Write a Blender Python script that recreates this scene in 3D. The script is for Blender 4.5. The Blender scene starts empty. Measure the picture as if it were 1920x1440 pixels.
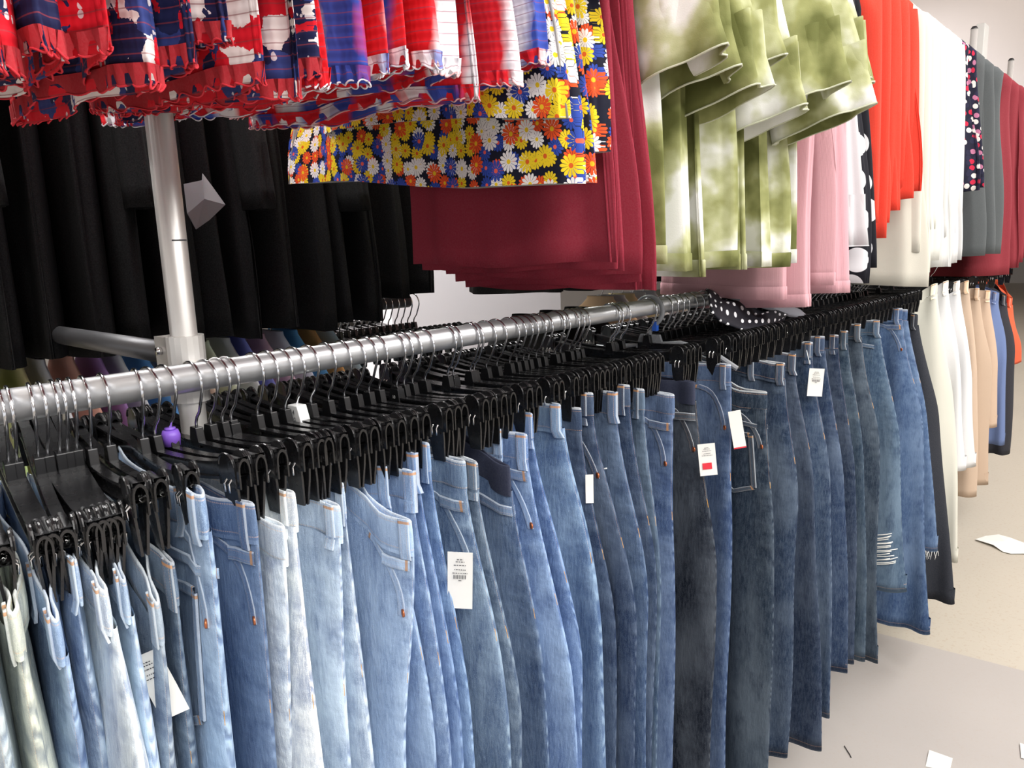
import bpy, math, random
import numpy as np
from mathutils import Vector, Matrix

# ------------------------------------------------------------------ camera
S = bpy.context.scene
F_PX, YAW, PITCH, ROLL = 1389.5, math.radians(42.58), math.radians(10.57), math.radians(-1.93)
ZR = 1.30                                   # height of the lower rail above the floor
CAM = np.array([0.847, 0.0, ZR + 0.138])
_f = np.array([-math.sin(YAW) * math.cos(PITCH), math.cos(YAW) * math.cos(PITCH), -math.sin(PITCH)])
_r0 = np.array([math.cos(YAW), math.sin(YAW), 0.0])
_u0 = np.cross(_r0, _f)
_r = math.cos(ROLL) * _r0 + math.sin(ROLL) * _u0
_u = -math.sin(ROLL) * _r0 + math.cos(ROLL) * _u0
cd = bpy.data.cameras.new('camera')
cam = bpy.data.objects.new('camera', cd)
S.collection.objects.link(cam)
cd.sensor_fit = 'HORIZONTAL'
cd.sensor_width = 36.0
cd.lens = F_PX * 36.0 / 1920.0
cd.clip_start = 0.02
cam.matrix_world = Matrix(((_r[0], _u[0], -_f[0], CAM[0]), (_r[1], _u[1], -_f[1], CAM[1]), (_r[2], _u[2], -_f[2], CAM[2]), (0, 0, 0, 1)))
S.camera = cam

# ------------------------------------------------------------------ view, world, lights
S.view_settings.view_transform = 'Standard'
S.view_settings.look = 'None'
S.view_settings.gamma = 1.0
S.view_settings.use_curve_mapping = False
S.view_settings.exposure = 0.0
S.cycles.max_bounces = 6
w = bpy.data.worlds.new('world'); S.world = w
w.use_nodes = True
w.node_tree.nodes['Background'].inputs[0].default_value = (0.98, 0.98, 1.0, 1)
w.node_tree.nodes['Background'].inputs[1].default_value = 1.0

def area(name, loc, rot, sx, sy, power, col=(1, 1, 1)):
    l = bpy.data.lights.new(name, 'AREA'); l.shape = 'RECTANGLE'; l.size = sx; l.size_y = sy
    l.energy = power; l.color = col
    o = bpy.data.objects.new(name, l); o.location = loc; o.rotation_euler = rot
    S.collection.objects.link(o); return o
# rows of ceiling fluorescents over the aisles, plus an added fill between the racks
R_ = math.radians
area('aisle_light', (1.6, 0.4, 2.95), (0, R_(14), 0), 0.5, 3.2, 62, (1, .99, .97))
area('aisle_light', (1.5, 4.4, 2.95), (0, R_(10), 0), 0.5, 3.4, 64, (1, .99, .97))
area('aisle_light', (2.0, 9.0, 2.95), (0, 0, 0), 0.8, 4.0, 120, (1, .99, .97))
area('aisle_light', (3.4, 1.2, 2.95), (0, R_(30), 0), 0.5, 4.0, 110, (1, .99, .97))
area('rear_tops_fill', (-.36, 0.7, 2.97), (0, 0, 0), 0.15, 2.6, 80, (1, .99, .97))  # added fill strip over the rack gap, brightens the bright rear tops
area('rear_aisle_light', (-1.35, 0.9, 2.95), (0, R_(-2), 0), 0.3, 3.2, 190, (1, .99, .97))
# added fill lamps aimed upward to brighten the ceiling, no real fixtures
area('ceiling_fill', (1.2, 4.0, 2.3), (R_(180), 0, 0), 0.6, 6.0, 45, (.97, .97, 1))
area('ceiling_fill', (-1.5, 11.0, 2.2), (R_(180), 0, 0), 1.5, 9.0, 62, (.97, .97, 1))
area('ceiling_fill', (-3.0, 4.5, 2.2), (R_(180), 0, 0), 1.5, 5.0, 30, (.97, .97, 1))

# ------------------------------------------------------------------ helpers
def at(px, py, X):
    """point of the plane x = X seen at that place of the photograph (returns y, z above the rail)"""
    d = _f * F_PX + _r * (px - 960) + _u * (720 - py)
    q = CAM + (X - CAM[0]) / d[0] * d
    return q[1], q[2] - ZR
def link(o): S.collection.objects.link(o)
def sstep(a, b, x):
    t = np.clip((x - a) / (b - a), 0, 1); return t * t * (3 - 2 * t)

class MB:
    def __init__(s): s.v = []; s.f = []; s.uv = []; s.uv2 = []
    def grid(s, P, closed_u=False, UV=None, UV2=None, flip=False):
        """P[rows][cols] -> quads"""
        P = np.asarray(P, float); n, m = P.shape[:2]; b = len(s.v)
        s.v += [tuple(q) for q in P.reshape(-1, 3)]
        for i in range(n - 1):
            for j in range(m if closed_u else m - 1):
                k = (j + 1) % m
                q = [(i, j), (i, k), (i + 1, k), (i + 1, j)]
                if flip: q = q[::-1]
                s.f.append(tuple(b + a * m + c for a, c in q))
                for T, L in ((UV, s.uv), (UV2, s.uv2)):
                    if T is None: L += [(0, 0)] * 4
                    else:
                        for a, c in q:
                            L.append(tuple(T[a][c]))
    def tube(s, pts, r, n=8, cap=True):
        pts = [Vector(p) for p in pts]; N = len(pts)
        rr = r if hasattr(r, '__len__') else [r] * N
        T = [(pts[min(i + 1, N - 1)] - pts[max(i - 1, 0)]).normalized() for i in range(N)]
        a = Vector((0, 0, 1)) if abs(T[0].z) < .9 else Vector((1, 0, 0))
        nv = (a - T[0] * a.dot(T[0])).normalized(); rows = []
        for i in range(N):
            nv = (nv - T[i] * nv.dot(T[i])).normalized(); bv = T[i].cross(nv)
            rows.append([pts[i] + (nv * math.cos(2 * math.pi * k / n) + bv * math.sin(2 * math.pi * k / n)) * rr[i] for k in range(n)])
        b = len(s.v); s.grid(rows, True)
        if cap:
            s.f.append(tuple(b + k for k in range(n))); s.f.append(tuple(b + (N - 1) * n + k for k in range(n))[::-1])
            s.uv += [(0, 0)] * (2 * n); s.uv2 += [(0, 0)] * (2 * n)
    def poly(s, V, Fs):
        b = len(s.v); s.v += [tuple(p) for p in V]
        for f in Fs:
            s.f.append(tuple(b + i for i in f)); s.uv += [(V[i][0], V[i][2]) for i in f]; s.uv2 += [(0, 0)] * len(f)
    def box(s, c, d, M=None):
        V = [(c[0] + sx * d[0] / 2, c[1] + sy * d[1] / 2, c[2] + sz * d[2] / 2) for sx in (-1, 1) for sy in (-1, 1) for sz in (-1, 1)]
        if M is not None: V = [tuple(M @ Vector(q)) for q in V]
        s.poly(V, [(0, 1, 3, 2), (4, 6, 7, 5), (0, 4, 5, 1), (2, 3, 7, 6), (0, 2, 6, 4), (1, 5, 7, 3)])
    def prism(s, outline, y0, y1):
        """outline in XZ, extruded in Y"""
        n = len(outline)
        V = [(x, y0, z) for x, z in outline] + [(x, y1, z) for x, z in outline]
        s.poly(V, [tuple(range(n)), tuple(range(2 * n - 1, n - 1, -1))] + [(i, i + n, (i + 1) % n + n, (i + 1) % n) for i in range(n)])
    def mesh(s, name):
        me = bpy.data.meshes.new(name); me.from_pydata(s.v, [], s.f)
        u = me.uv_layers.new(name='UVMap'); u.data.foreach_set('uv', np.array(s.uv, float).ravel())
        u = me.uv_layers.new(name='Hem'); u.data.foreach_set('uv', np.array(s.uv2, float).ravel())
        return me
    def build(s, name, mat, parent=None, smooth=True, color=None, fix=True, bevel=0):
        me = s.mesh(name)
        if fix:
            import bmesh
            bm = bmesh.new(); bm.from_mesh(me); bmesh.ops.recalc_face_normals(bm, faces=bm.faces); bm.to_mesh(me); bm.free()
        if smooth: me.polygons.foreach_set('use_smooth', [True] * len(me.polygons))
        me.materials.append(mat)
        o = bpy.data.objects.new(name, me); link(o)
        if parent: o.parent = parent
        if color: o.color = (*color, 1)
        if bevel:
            m = o.modifiers.new('bevel', 'BEVEL'); m.width = bevel; m.segments = 2; m.limit_method = 'ANGLE'
        return o
def tag(o, label=None, cat=None, group=None, kind=None):
    for k, v in (('label', label), ('category', cat), ('group', group), ('kind', kind)):
        if v: o[k] = v
    return o
def thing(name, loc, rz, label, cat, group=None):
    o = bpy.data.objects.new(name, None); o.location = loc; o.rotation_euler = (0, 0, rz); o.empty_display_size = .05
    link(o); return tag(o, label, cat, group)
def copy_tree(o, parent=None):
    c = o.copy(); link(c); c.parent = parent
    for ch in list(o.children): copy_tree(ch, c)
    return c

# ------------------------------------------------------------------ node helpers
class NT:
    def __init__(s, name):
        s.m = bpy.data.materials.new(name); s.m.use_nodes = True; s.t = s.m.node_tree; s.N = s.t.nodes
        s.b = s.N['Principled BSDF']
    def n(s, typ, **kw):
        q = s.N.new(typ)
        for k, v in kw.items():
            if k.startswith('i_'):
                key = k[2:]; key = int(key) if key.isdigit() else key.replace('_', ' ')
                if hasattr(v, 'is_output'): s.t.links.new(v, q.inputs[key])
                else: q.inputs[key].default_value = v
            else: setattr(q, k, v)
        return q
    def math(s, op, a, b=0.0, c=0.0):
        q = s.n('ShaderNodeMath', operation=op)
        for i, v in enumerate((a, b, c)):
            if hasattr(v, 'is_output'): s.t.links.new(v, q.inputs[i])
            else: q.inputs[i].default_value = v
        return q.outputs[0]
    def mix(s, f, a, b, mode='MIX'):
        q = s.n('ShaderNodeMix', data_type='RGBA', blend_type=mode)
        for i, v in ((0, f), (6, a), (7, b)):
            if hasattr(v, 'is_output'): s.t.links.new(v, q.inputs[i])
            else: q.inputs[i].default_value = v if i == 0 else (*v, 1) if len(v) == 3 else v
        return q.outputs[2]
    def ramp(s, f, stops, interp='LINEAR'):
        q = s.n('ShaderNodeValToRGB', i_0=f); q.color_ramp.interpolation = interp
        e = q.color_ramp.elements
        while len(e) > 1: e.remove(e[0])
        for i, (p, c) in enumerate(stops):
            el = e[0] if i == 0 else e.new(p)
            el.position = p; el.color = (*c, 1) if len(c) == 3 else c
        return q.outputs[0]
    def noise(s, vec, scale, detail=3, rough=.5, sc=None):
        if sc: vec = s.n('ShaderNodeMapping', i_0=vec, i_3=sc).outputs[0]
        return s.n('ShaderNodeTexNoise', i_Vector=vec, i_Scale=scale, i_Detail=detail, i_Roughness=rough).outputs[0]
    def uv(s, name='UVMap'):
        return s.n('ShaderNodeUVMap', uv_map=name).outputs[0]
    def bump(s, h, strength=.3, dist=.002):
        q = s.n('ShaderNodeBump', i_Strength=strength, i_Distance=dist, i_Height=h)
        s.t.links.new(q.outputs[0], s.b.inputs['Normal'])
    def out(s, col=None, rough=None, metal=None, spec=None):
        for k, v in (('Base Color', col), ('Roughness', rough), ('Metallic', metal), ('Specular IOR Level', spec)):
            if v is None: continue
            if hasattr(v, 'is_output'): s.t.links.new(v, s.b.inputs[k])
            else: s.b.inputs[k].default_value = (*v, 1) if k == 'Base Color' else v
        return s.m
def band(t, x, c, h):      # 1 where |x-c|<h
    return t.math('LESS_THAN', t.math('ABSOLUTE', t.math('SUBTRACT', x, c)), h)
def fine(t, vec):          # cloth grain
    return t.noise(vec, 500, 2, .6)

def denim_mat(name, kind):
    t = NT(name); ob = t.n('ShaderNodeTexCoord').outputs['Object']
    oi = t.n('ShaderNodeObjectInfo'); base = oi.outputs['Color']; rnd = oi.outputs['Random']
    off = t.n('ShaderNodeCombineXYZ', i_0=t.math('MULTIPLY', rnd, 37.0), i_1=t.math('MULTIPLY', rnd, 11.0), i_2=t.math('MULTIPLY', rnd, 23.0)).outputs[0]
    p = t.n('ShaderNodeVectorMath', operation='ADD', i_0=ob, i_1=off).outputs[0]
    sep = t.n('ShaderNodeSeparateXYZ', i_0=t.uv()); u, v = sep.outputs[0], sep.outputs[1]
    hs = t.n('ShaderNodeSeparateXYZ', i_0=t.uv('Hem')); hv = hs.outputs[1]
    light = t.mix(1.0, base, (2.1, 1.95, 1.65), 'MULTIPLY')
    lm = t.n('ShaderNodeMix', data_type='RGBA', blend_type='MIX', i_0=.10); lm.inputs[7].default_value = (.75, .85, .95, 1); t.t.links.new(light, lm.inputs[6]); light = lm.outputs[2]
    dark = t.mix(1.0, base, (.38, .45, .62), 'MULTIPLY')
    n1 = t.noise(p, 9, 3, .55, (1, 1, .45))
    n2 = t.noise(p, 900, 1, .5)
    n3 = t.noise(p, 45, 3, .6, (1, 1, .35))
    grain = t.noise(p, 260, 2, .7, (1, 1, .22))
    c = t.mix(t.n('ShaderNodeMapRange', i_0=n1, i_1=.42, i_2=.66, i_3=0.0, i_4=.80).outputs[0], base, light)
    c = t.mix(t.n('ShaderNodeMapRange', i_0=n3, i_1=.50, i_2=.72, i_3=0.0, i_4=.65).outputs[0], c, dark)
    c = t.mix(t.n('ShaderNodeMapRange', i_0=grain, i_1=.40, i_2=.7, i_3=0.0, i_4=.40).outputs[0], c, light)
    c = t.mix(t.math('MULTIPLY', t.math('GREATER_THAN', n2, .60), .35), c, light)
    # dash pattern
    def dash(x): return t.math('LESS_THAN', t.math('FRACT', t.math('MULTIPLY', x, 330.0)), .68)
    thread = t.mix(.55, (.60, .33, .16), light)
    if kind == 'band':
        rim = t.math('LESS_THAN', v, .0032)
        c = t.mix(t.math('MULTIPLY', rim, .50), c, (.78, .80, .80))
        for vv in (.0055, .0350):
            c = t.mix(t.math('MULTIPLY', band(t, v, vv, .0007), t.math('MULTIPLY', dash(u), .9)), c, thread)
        low = t.math('GREATER_THAN', v, .0385)
        c = t.mix(t.math('MULTIPLY', low, .5), c, light)
    elif kind == 'body':
        au = t.math('ABSOLUTE', u)
        track = t.math('SINE', t.math('ADD', t.math('MULTIPLY', v, 210.0), t.math('ADD', t.math('MULTIPLY', n1, 60.0), t.math('MULTIPLY', n3, 9.0))))
        seam = t.math('LESS_THAN', au, .0075)
        c = t.mix(t.math('MULTIPLY', seam, t.n('ShaderNodeMapRange', i_0=track, i_1=-.2, i_2=1.0, i_3=0.05, i_4=.55).outputs[0]), c, light)
        c = t.mix(t.math('MULTIPLY', seam, t.n('ShaderNodeMapRange', i_0=track, i_1=.4, i_2=-.9, i_3=0.0, i_4=.55).outputs[0]), c, dark)
        c = t.mix(t.math('MULTIPLY', band(t, u, .0082, .0008), .6), c, dark)
        near = t.n('ShaderNodeMapRange', i_0=au, i_1=.075, i_2=.01, i_3=0.0, i_4=1.0).outputs[0]
        nearv = t.n('ShaderNodeMapRange', i_0=v, i_1=.50, i_2=.02, i_3=.25, i_4=1.0).outputs[0]
        wk = t.noise(p, 24, 2, .5, (1, 1, 1.7))
        wf = t.math('MULTIPLY', near, nearv)
        c = t.mix(t.math('MULTIPLY', wf, t.n('ShaderNodeMapRange', i_0=wk, i_1=.50, i_2=.70, i_3=0.0, i_4=.75).outputs[0]), c, light)
        c = t.mix(t.math('MULTIPLY', wf, t.n('ShaderNodeMapRange', i_0=wk, i_1=.48, i_2=.30, i_3=0.0, i_4=.65).outputs[0]), c, dark)
        n3 = t.math('ADD', n3, t.math('MULTIPLY', wf, t.math('MULTIPLY', wk, 3.0)))
        n3 = t.math('ADD', n3, t.math('MULTIPLY', seam, t.math('MULTIPLY', track, .25)))
        s1 = t.math('MULTIPLY', band(t, u, -.0075, .0007), t.math('MULTIPLY', t.math('LESS_THAN', v, .22), dash(v)))
        c = t.mix(t.math('MULTIPLY', s1, .9), c, thread)
        bt = t.math('MULTIPLY', band(t, v, .225, .008), band(t, u, -.004, .0012))
        c = t.mix(bt, c, (.60, .33, .08))
        yo = t.math('MULTIPLY', band(t, v, .072, .0008), t.math('MULTIPLY', t.math('GREATER_THAN', u, .004), dash(u)))
        c = t.mix(t.math('MULTIPLY', yo, .7), c, thread)
        hb = t.math('MULTIPLY', band(t, hv, .013, .0009), dash(u))
        c = t.mix(t.math('MULTIPLY', hb, .9), c, thread)
        hr = t.math('LESS_THAN', hv, .004)
        c = t.mix(t.math('MULTIPLY', hr, .6), c, light)
    elif kind == 'trim':
        eu = t.math('GREATER_THAN', t.math('ABSOLUTE', u), .80)
        c = t.mix(.25, c, light)
        c = t.mix(t.math('MULTIPLY', eu, .40), c, (.75, .79, .82))
        c = t.mix(t.math('MULTIPLY', band(t, t.math('ABSOLUTE', u), .52, .07), t.math('MULTIPLY', dash(v), .6)), c, thread)
        c = t.mix(t.math('MULTIPLY', band(t, v, .004, .0016), .8), c, (.60, .30, .12))
    t.bump(t.math('ADD', t.math('MULTIPLY', grain, .5), t.math('ADD', t.math('MULTIPLY', n3, 1.4), t.math('MULTIPLY', n2, .2))), .5, .0035)
    return t.out(c, .88, 0, .15)

def cloth(name, col, var=.15, scale=6, rib=0, rough=.85, use_obj=False, wr=1.0, spec=.2):
    t = NT(name); ob = t.n('ShaderNodeTexCoord').outputs['Object']
    base = t.n('ShaderNodeObjectInfo').outputs['Color'] if use_obj else None
    if base is None:
        q = t.n('ShaderNodeRGB'); q.outputs[0].default_value = (*col, 1); base = q.outputs[0]
    n = t.noise(ob, scale, 3, .5, (1, 1, .3)); g = t.noise(ob, 420, 2, .6)
    c = t.mix(t.math('MULTIPLY', n, var), base, t.mix(.5, base, (.0, .0, .0)))
    c = t.mix(t.math('MULTIPLY', g, var * .8), c, t.mix(.35, base, (1, 1, 1)))
    h = t.math('ADD', t.math('MULTIPLY', n, wr), t.math('MULTIPLY', g, .15))
    if rib:
        sp = t.n('ShaderNodeSeparateXYZ', i_0=t.uv())
        h = t.math('ADD', h, t.math('MULTIPLY', t.math('SINE', t.math('MULTIPLY', sp.outputs[0], rib)), .10))
    t.bump(h, .35, .004)
    return t.out(c, rough, 0, spec)

def smock_lines(t, c, v, pitch=.011, col=(.25, .04, .05), vmin=None):
    f = t.math('FRACT', t.math('DIVIDE', v, pitch))
    return t.mix(t.math('MULTIPLY', t.math('LESS_THAN', f, .10), .6), c, col)
def smock_bump(t, u, v, pitch=.011):
    a = t.math('SINE', t.math('MULTIPLY', v, 2 * math.pi / pitch))
    b = t.math('SINE', t.math('ADD', t.math('MULTIPLY', u, 700.0), t.math('MULTIPLY', t.noise(t.uv(), 60, 1), 8.0)))
    t.bump(t.math('ADD', a, t.math('MULTIPLY', b, .25)), .25, .002)

def mat_patchwork():
    t = NT('red_navy_white_print'); vec = t.uv(); sp = t.n('ShaderNodeSeparateXYZ', i_0=vec); u, v = sp.outputs[0], sp.outputs[1]
    wv = t.n('ShaderNodeVectorMath', operation='ADD', i_0=vec, i_1=t.n('ShaderNodeVectorMath', operation='SCALE', i_0=t.n('ShaderNodeTexNoise', i_Vector=vec, i_Scale=26.0, i_Detail=5).outputs[1], i_3=.085).outputs[0]).outputs[0]
    vo = t.n('ShaderNodeTexVoronoi', i_Vector=wv, i_Scale=24.0)
    k = t.n('ShaderNodeSeparateColor', i_0=vo.outputs['Color']).outputs[0]
    c = t.ramp(k, [(0, (.60, .008, .02)), (.42, (.012, .014, .06)), (.64, (.78, .70, .68)), (.86, (.03, .045, .18))], 'CONSTANT')
    sm = t.n('ShaderNodeTexVoronoi', i_Vector=vec, i_Scale=85.0); dots = t.math('LESS_THAN', sm.outputs[0], .26)
    pat = t.math('MULTIPLY', dots, t.math('GREATER_THAN', t.noise(vec, 14, 1), .52))
    c = t.mix(t.math('MULTIPLY', pat, .8), c, (.75, .68, .70))
    c = smock_lines(t, c, v)
    smock_bump(t, u, v)
    return t.out(c, .75, 0, .2)
def mat_rwb():
    t = NT('red_white_blue_dye'); vec = t.uv(); sp = t.n('ShaderNodeSeparateXYZ', i_0=vec); u, v = sp.outputs[0], sp.outputs[1]
    oi = t.n('ShaderNodeObjectInfo').outputs['Random']
    x = t.math('ADD', t.math('MULTIPLY', u, 5.5), t.math('ADD', t.math('MULTIPLY', oi, 3.0), t.math('MULTIPLY', t.noise(vec, 9, 3), .55)))
    f = t.math('FRACT', x)
    c = t.ramp(f, [(0, (.70, .012, .02)), (.40, (.72, .015, .025)), (.47, (.80, .74, .76)), (.60, (.78, .76, .82)), (.68, (.05, .09, .42)), (.90, (.03, .055, .32)), (1, (.6, .02, .04))])
    c = smock_lines(t, c, v, .011, (.25, .06, .10)); smock_bump(t, u, v)
    return t.out(c, .75, 0, .2)
def mat_daisy():
    t = NT('daisy_print'); vec = t.uv()
    def layer(c, scale, off, size):
        p = t.n('ShaderNodeVectorMath', operation='ADD', i_0=vec, i_1=(off, off * .7, 0)).outputs[0]
        p = t.n('ShaderNodeVectorMath', operation='SCALE', i_0=p, i_3=scale).outputs[0]
        vo = t.n('ShaderNodeTexVoronoi', voronoi_dimensions='2D', i_Vector=p, i_Scale=1.0, i_Randomness=.55)
        d = t.n('ShaderNodeVectorMath', operation='SUBTRACT', i_0=p, i_1=vo.outputs['Position']).outputs[0]
        s = t.n('ShaderNodeSeparateXYZ', i_0=d)
        ang = t.math('ARCTAN2', s.outputs[1], s.outputs[0])
        pet = t.math('ADD', size * .80, t.math('MULTIPLY', t.math('ABSOLUTE', t.math('SINE', t.math('MULTIPLY', ang, 6.5))), size * .32))
        r = vo.outputs['Distance']
        inside = t.math('LESS_THAN', r, pet)
        cut = t.math('MULTIPLY', t.math('LESS_THAN', t.math('ABSOLUTE', t.math('SINE', t.math('MULTIPLY', ang, 6.5))), .22), t.math('GREATER_THAN', r, size * .35))
        inside = t.math('MULTIPLY', inside, t.math('SUBTRACT', 1.0, cut))
        k = t.n('ShaderNodeSeparateColor', i_0=vo.outputs['Color']).outputs[0]
        col = t.ramp(k, [(0, (.82, .60, .02)), (.28, (.84, .82, .80)), (.55, (.78, .09, .02)), (.78, (.03, .07, .38))], 'CONSTANT')
        c = t.mix(inside, c, col)
        cen = t.math('LESS_THAN', r, size * .24)
        return t.mix(cen, c, t.ramp(k, [(0, (.7, .12, .02)), (.28, (.85, .60, .02)), (.55, (.8, .5, .02)), (.78, (.8, .12, .08))], 'CONSTANT'))
    c = layer((.008, .009, .022), 42, .013, .46)
    c = layer(c, 30, .31, .40)
    t.bump(t.noise(vec, 30, 2), .3, .004)
    return t.out(c, .7, 0, .2)
def mat_tiedye():
    t = NT('olive_tie_dye'); ob = t.n('ShaderNodeTexCoord').outputs['Object']
    rnd = t.n('ShaderNodeObjectInfo').outputs['Random']
    off = t.n('ShaderNodeCombineXYZ', i_0=t.math('MULTIPLY', rnd, 31.0), i_1=0.0, i_2=t.math('MULTIPLY', rnd, 17.0)).outputs[0]
    p = t.n('ShaderNodeVectorMath', operation='ADD', i_0=ob, i_1=off).outputs[0]
    n = t.noise(p, 6.2, 4, .5)
    c = t.ramp(n, [(.36, (.120, .130, .038)), (.45, (.27, .28, .11)), (.51, (.46, .47, .27)), (.58, (.80, .80, .76))])
    t.bump(t.noise(p, 500, 2), .25, .001)
    return t.out(c, .8, 0, .2)
def mat_polka(name='polka_dots', base=(.012, .012, .018), dot=(.85, .85, .88), scale=26, r=.32, rand=.35):
    t = NT(name); vec = t.uv()
    vo = t.n('ShaderNodeTexVoronoi', voronoi_dimensions='2D', i_Vector=vec, i_Scale=scale, i_Randomness=rand)
    c = t.mix(t.math('LESS_THAN', vo.outputs['Distance'], r), base, dot)
    t.bump(t.noise(vec, 30, 2), .3, .003)
    return t.out(c, .7, 0, .2)
def mat_floral():
    t = NT('dark_floral_print'); vec = t.uv()
    vo = t.n('ShaderNodeTexVoronoi', voronoi_dimensions='2D', i_Vector=vec, i_Scale=48.0, i_Randomness=.9)
    k = t.n('ShaderNodeSeparateColor', i_0=vo.outputs['Color']).outputs[0]
    col = t.ramp(k, [(0, (.55, .02, .06)), (.22, (.80, .74, .70)), (.42, (.50, .18, .30)), (.55, (.02, .02, .05))], 'CONSTANT')
    c = t.mix(t.math('LESS_THAN', vo.outputs['Distance'], .42), (.012, .012, .03), col)
    return t.out(c, .7, 0, .2)
def plain(name, col, rough=.5, metal=0.0, spec=.5, use_obj=False, noise=.0, nscale=40):
    t = NT(name)
    if use_obj: base = t.n('ShaderNodeObjectInfo').outputs['Color']
    else:
        q = t.n('ShaderNodeRGB'); q.outputs[0].default_value = (*col, 1); base = q.outputs[0]
    ob = t.n('ShaderNodeTexCoord').outputs['Object']
    n = t.noise(ob, nscale, 3)
    c = t.mix(t.math('MULTIPLY', n, noise), base, (.02, .02, .02)) if noise else base
    r = t.n('ShaderNodeMapRange', i_0=n, i_1=0.0, i_2=1.0, i_3=max(rough - .06, .02), i_4=rough + .06).outputs[0]
    return t.out(c, r, metal, spec)

M = {}
M['band'] = denim_mat('denim_waistband', 'band'); M['body'] = denim_mat('denim_legs', 'body'); M['trim'] = denim_mat('denim_trim', 'trim')
M['chrome'] = plain('chrome', (.80, .81, .84), .16, 1.0)
M['rail'] = plain('satin_rail', (.66, .665, .68), .34, .72, noise=.08, nscale=60)
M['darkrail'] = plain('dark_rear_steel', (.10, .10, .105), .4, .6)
M['post'] = plain('satin_post', (.74, .72, .69), .40, .55, noise=.12, nscale=30)
M['black'] = plain('black_plastic', (.009, .009, .010), .27, 0, .6)
M['spring'] = plain('spring_steel', (.85, .85, .85), .2, 1.0)
M['copper'] = plain('copper_rivet', (.50, .16, .07), .35, .85)
M['purple'] = plain('purple_plastic', (.20, .09, .52), .4)
M['whiteplastic'] = plain('white_plastic', (.82, .83, .82), .4)
M['greyplastic'] = plain('grey_clear_plastic', (.27, .28, .30), .28, 0, .6)
M['blueplastic'] = plain('blue_label', (.03, .12, .55), .4)
M['paper'] = plain('paper', (.86, .85, .80), .7)
M['ink'] = plain('ink', (.04, .04, .05), .7)
M['redink'] = plain('red_ink', (.75, .03, .05), .6)
M['cloth'] = cloth('plain_cloth', None, use_obj=True)
M['knit'] = cloth('ribbed_knit', None, use_obj=True, rib=2400)
M['blackcloth'] = cloth('black_cloth', (.0008, .0008, .0011), .1, rough=.9, spec=.05)
M['patch'] = mat_patchwork(); M['rwb'] = mat_rwb(); M['daisy'] = mat_daisy(); M['tiedye'] = mat_tiedye()
M['polka'] = mat_polka(scale=20, r=.20); M['polkabig'] = mat_polka('large_polka_dots', scale=11, r=.33, rand=.3); M['floral'] = mat_floral()

# ------------------------------------------------------------------ setting
def struct(name, mb, mat, **k):
    o = mb.build(name, mat, smooth=False, **k); return tag(o, kind='structure')
def floor_mat(name, a, b, sc, sp):
    t = NT(name); ob = t.n('ShaderNodeTexCoord').outputs['Object']
    c = t.mix(t.noise(ob, 2.2, 4), a, b)
    s = t.math('GREATER_THAN', t.noise(ob, sc, 2, .7), .60)
    c = t.mix(t.math('MULTIPLY', s, sp), c, (.42, .30, .20))
    return t.out(c, .38, 0, .35)
fm = floor_mat('speckled_vinyl', (.58, .53, .44), (.52, .475, .40), 70, .25)
b = MB(); b.box((1.0, 9, -.05), (24, 34, .1)); struct('floor', b, fm)
mm = floor_mat('grey_vinyl', (.44, .41, .385), (.49, .455, .425), 120, .08)
# grey floor sheet laid at the near end
def floor_at(px, py, z=0):
    d = _f * F_PX + _r * (px - 960) + _u * (720 - py); q = CAM + (z - CAM[2]) / d[2] * d; return q[0], q[1]
mb = MB(); (xa, ya_), (xb_, yb_) = floor_at(1650, 1190), floor_at(1920, 1260)
sl_ = (yb_ - ya_) / (xb_ - xa); YA = ya_ + sl_ * (-1.6 - xa); YB = ya_ + sl_ * (3.2 - xa)
mb.poly([(-1.6, -4, .001), (3.2, -4, .001), (3.2, YB, .001), (-1.6, YA, .001), (-1.6, -4, .004), (3.2, -4, .004), (3.2, YB, .004), (-1.6, YA, .004)],
        [(0, 1, 2, 3), (4, 7, 6, 5), (0, 4, 5, 1), (1, 5, 6, 2), (2, 6, 7, 3), (3, 7, 4, 0)])
o = mb.build('floor_mat', mm, smooth=False); tag(o, 'grey vinyl floor sheet under the jeans rack, beside the beige speckled floor', 'floor mat')
ceil = plain('ceiling_paint', (.80, .735, .71), .9, 0, .1)
b = MB(); b.box((1.0, 9, 3.15), (24, 34, .1)); struct('ceiling', b, ceil)
wallm = plain('wall_paint', (.60, .57, .54), .85, 0, .2)
b = MB(); b.box((-9, 9, 1.55), (.1, 34, 3.1)); struct('wall_left', b, wallm)
b = MB(); b.box((1.0, 24, 1.55), (20, .1, 3.1)); struct('wall_far', b, wallm)
b = MB(); b.box((-1.95, 2.45, 1.55), (.8, 1.10, 3.1)); struct('trim_1', b, plain('column_paint', (.62, .59, .61), .8, 0, .2))

# ------------------------------------------------------------------ the rack fixture
R0 = .017
rack = thing('garment_rack', (0, .39, 0), 0, 'two-tier satin metal clothes rack whose long rail carries the blue jeans', 'clothes rack')
def bar(name, p, q, r, mat, parent=None, n=24):
    m = MB(); m.tube([Vector(p), Vector(q)], r, n); return m.build(name, mat, parent)
def rp(x, y, z): return (x, y - .39, z)
def post(y, x=-.045, top=ZR + 1.085, par=None):
    m = MB(); m.tube([rp(x, y, 0), rp(x, y, top)], .0155, 20); p = m.build('post', M['post'], par or rack)
    m = MB(); m.tube([rp(x, y, top), rp(x, y, top + .012)], [.0165, .010], 16); m.build('end_cap', M['black'], p)
    m = MB(); m.tube([rp(x, y, 0.002), rp(x, y, .02)], [.03, .026], 16); m.build('foot', M['black'], p)
    return p
o = bar('lower_rail', rp(0, -.55, ZR), rp(0, 6.0, ZR), R0, M['rail'], rack)
o = bar('upper_rail', rp(0, -.55, ZR + .90), rp(0, 6.0, ZR + .90), R0, M['darkrail'], rack)
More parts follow.
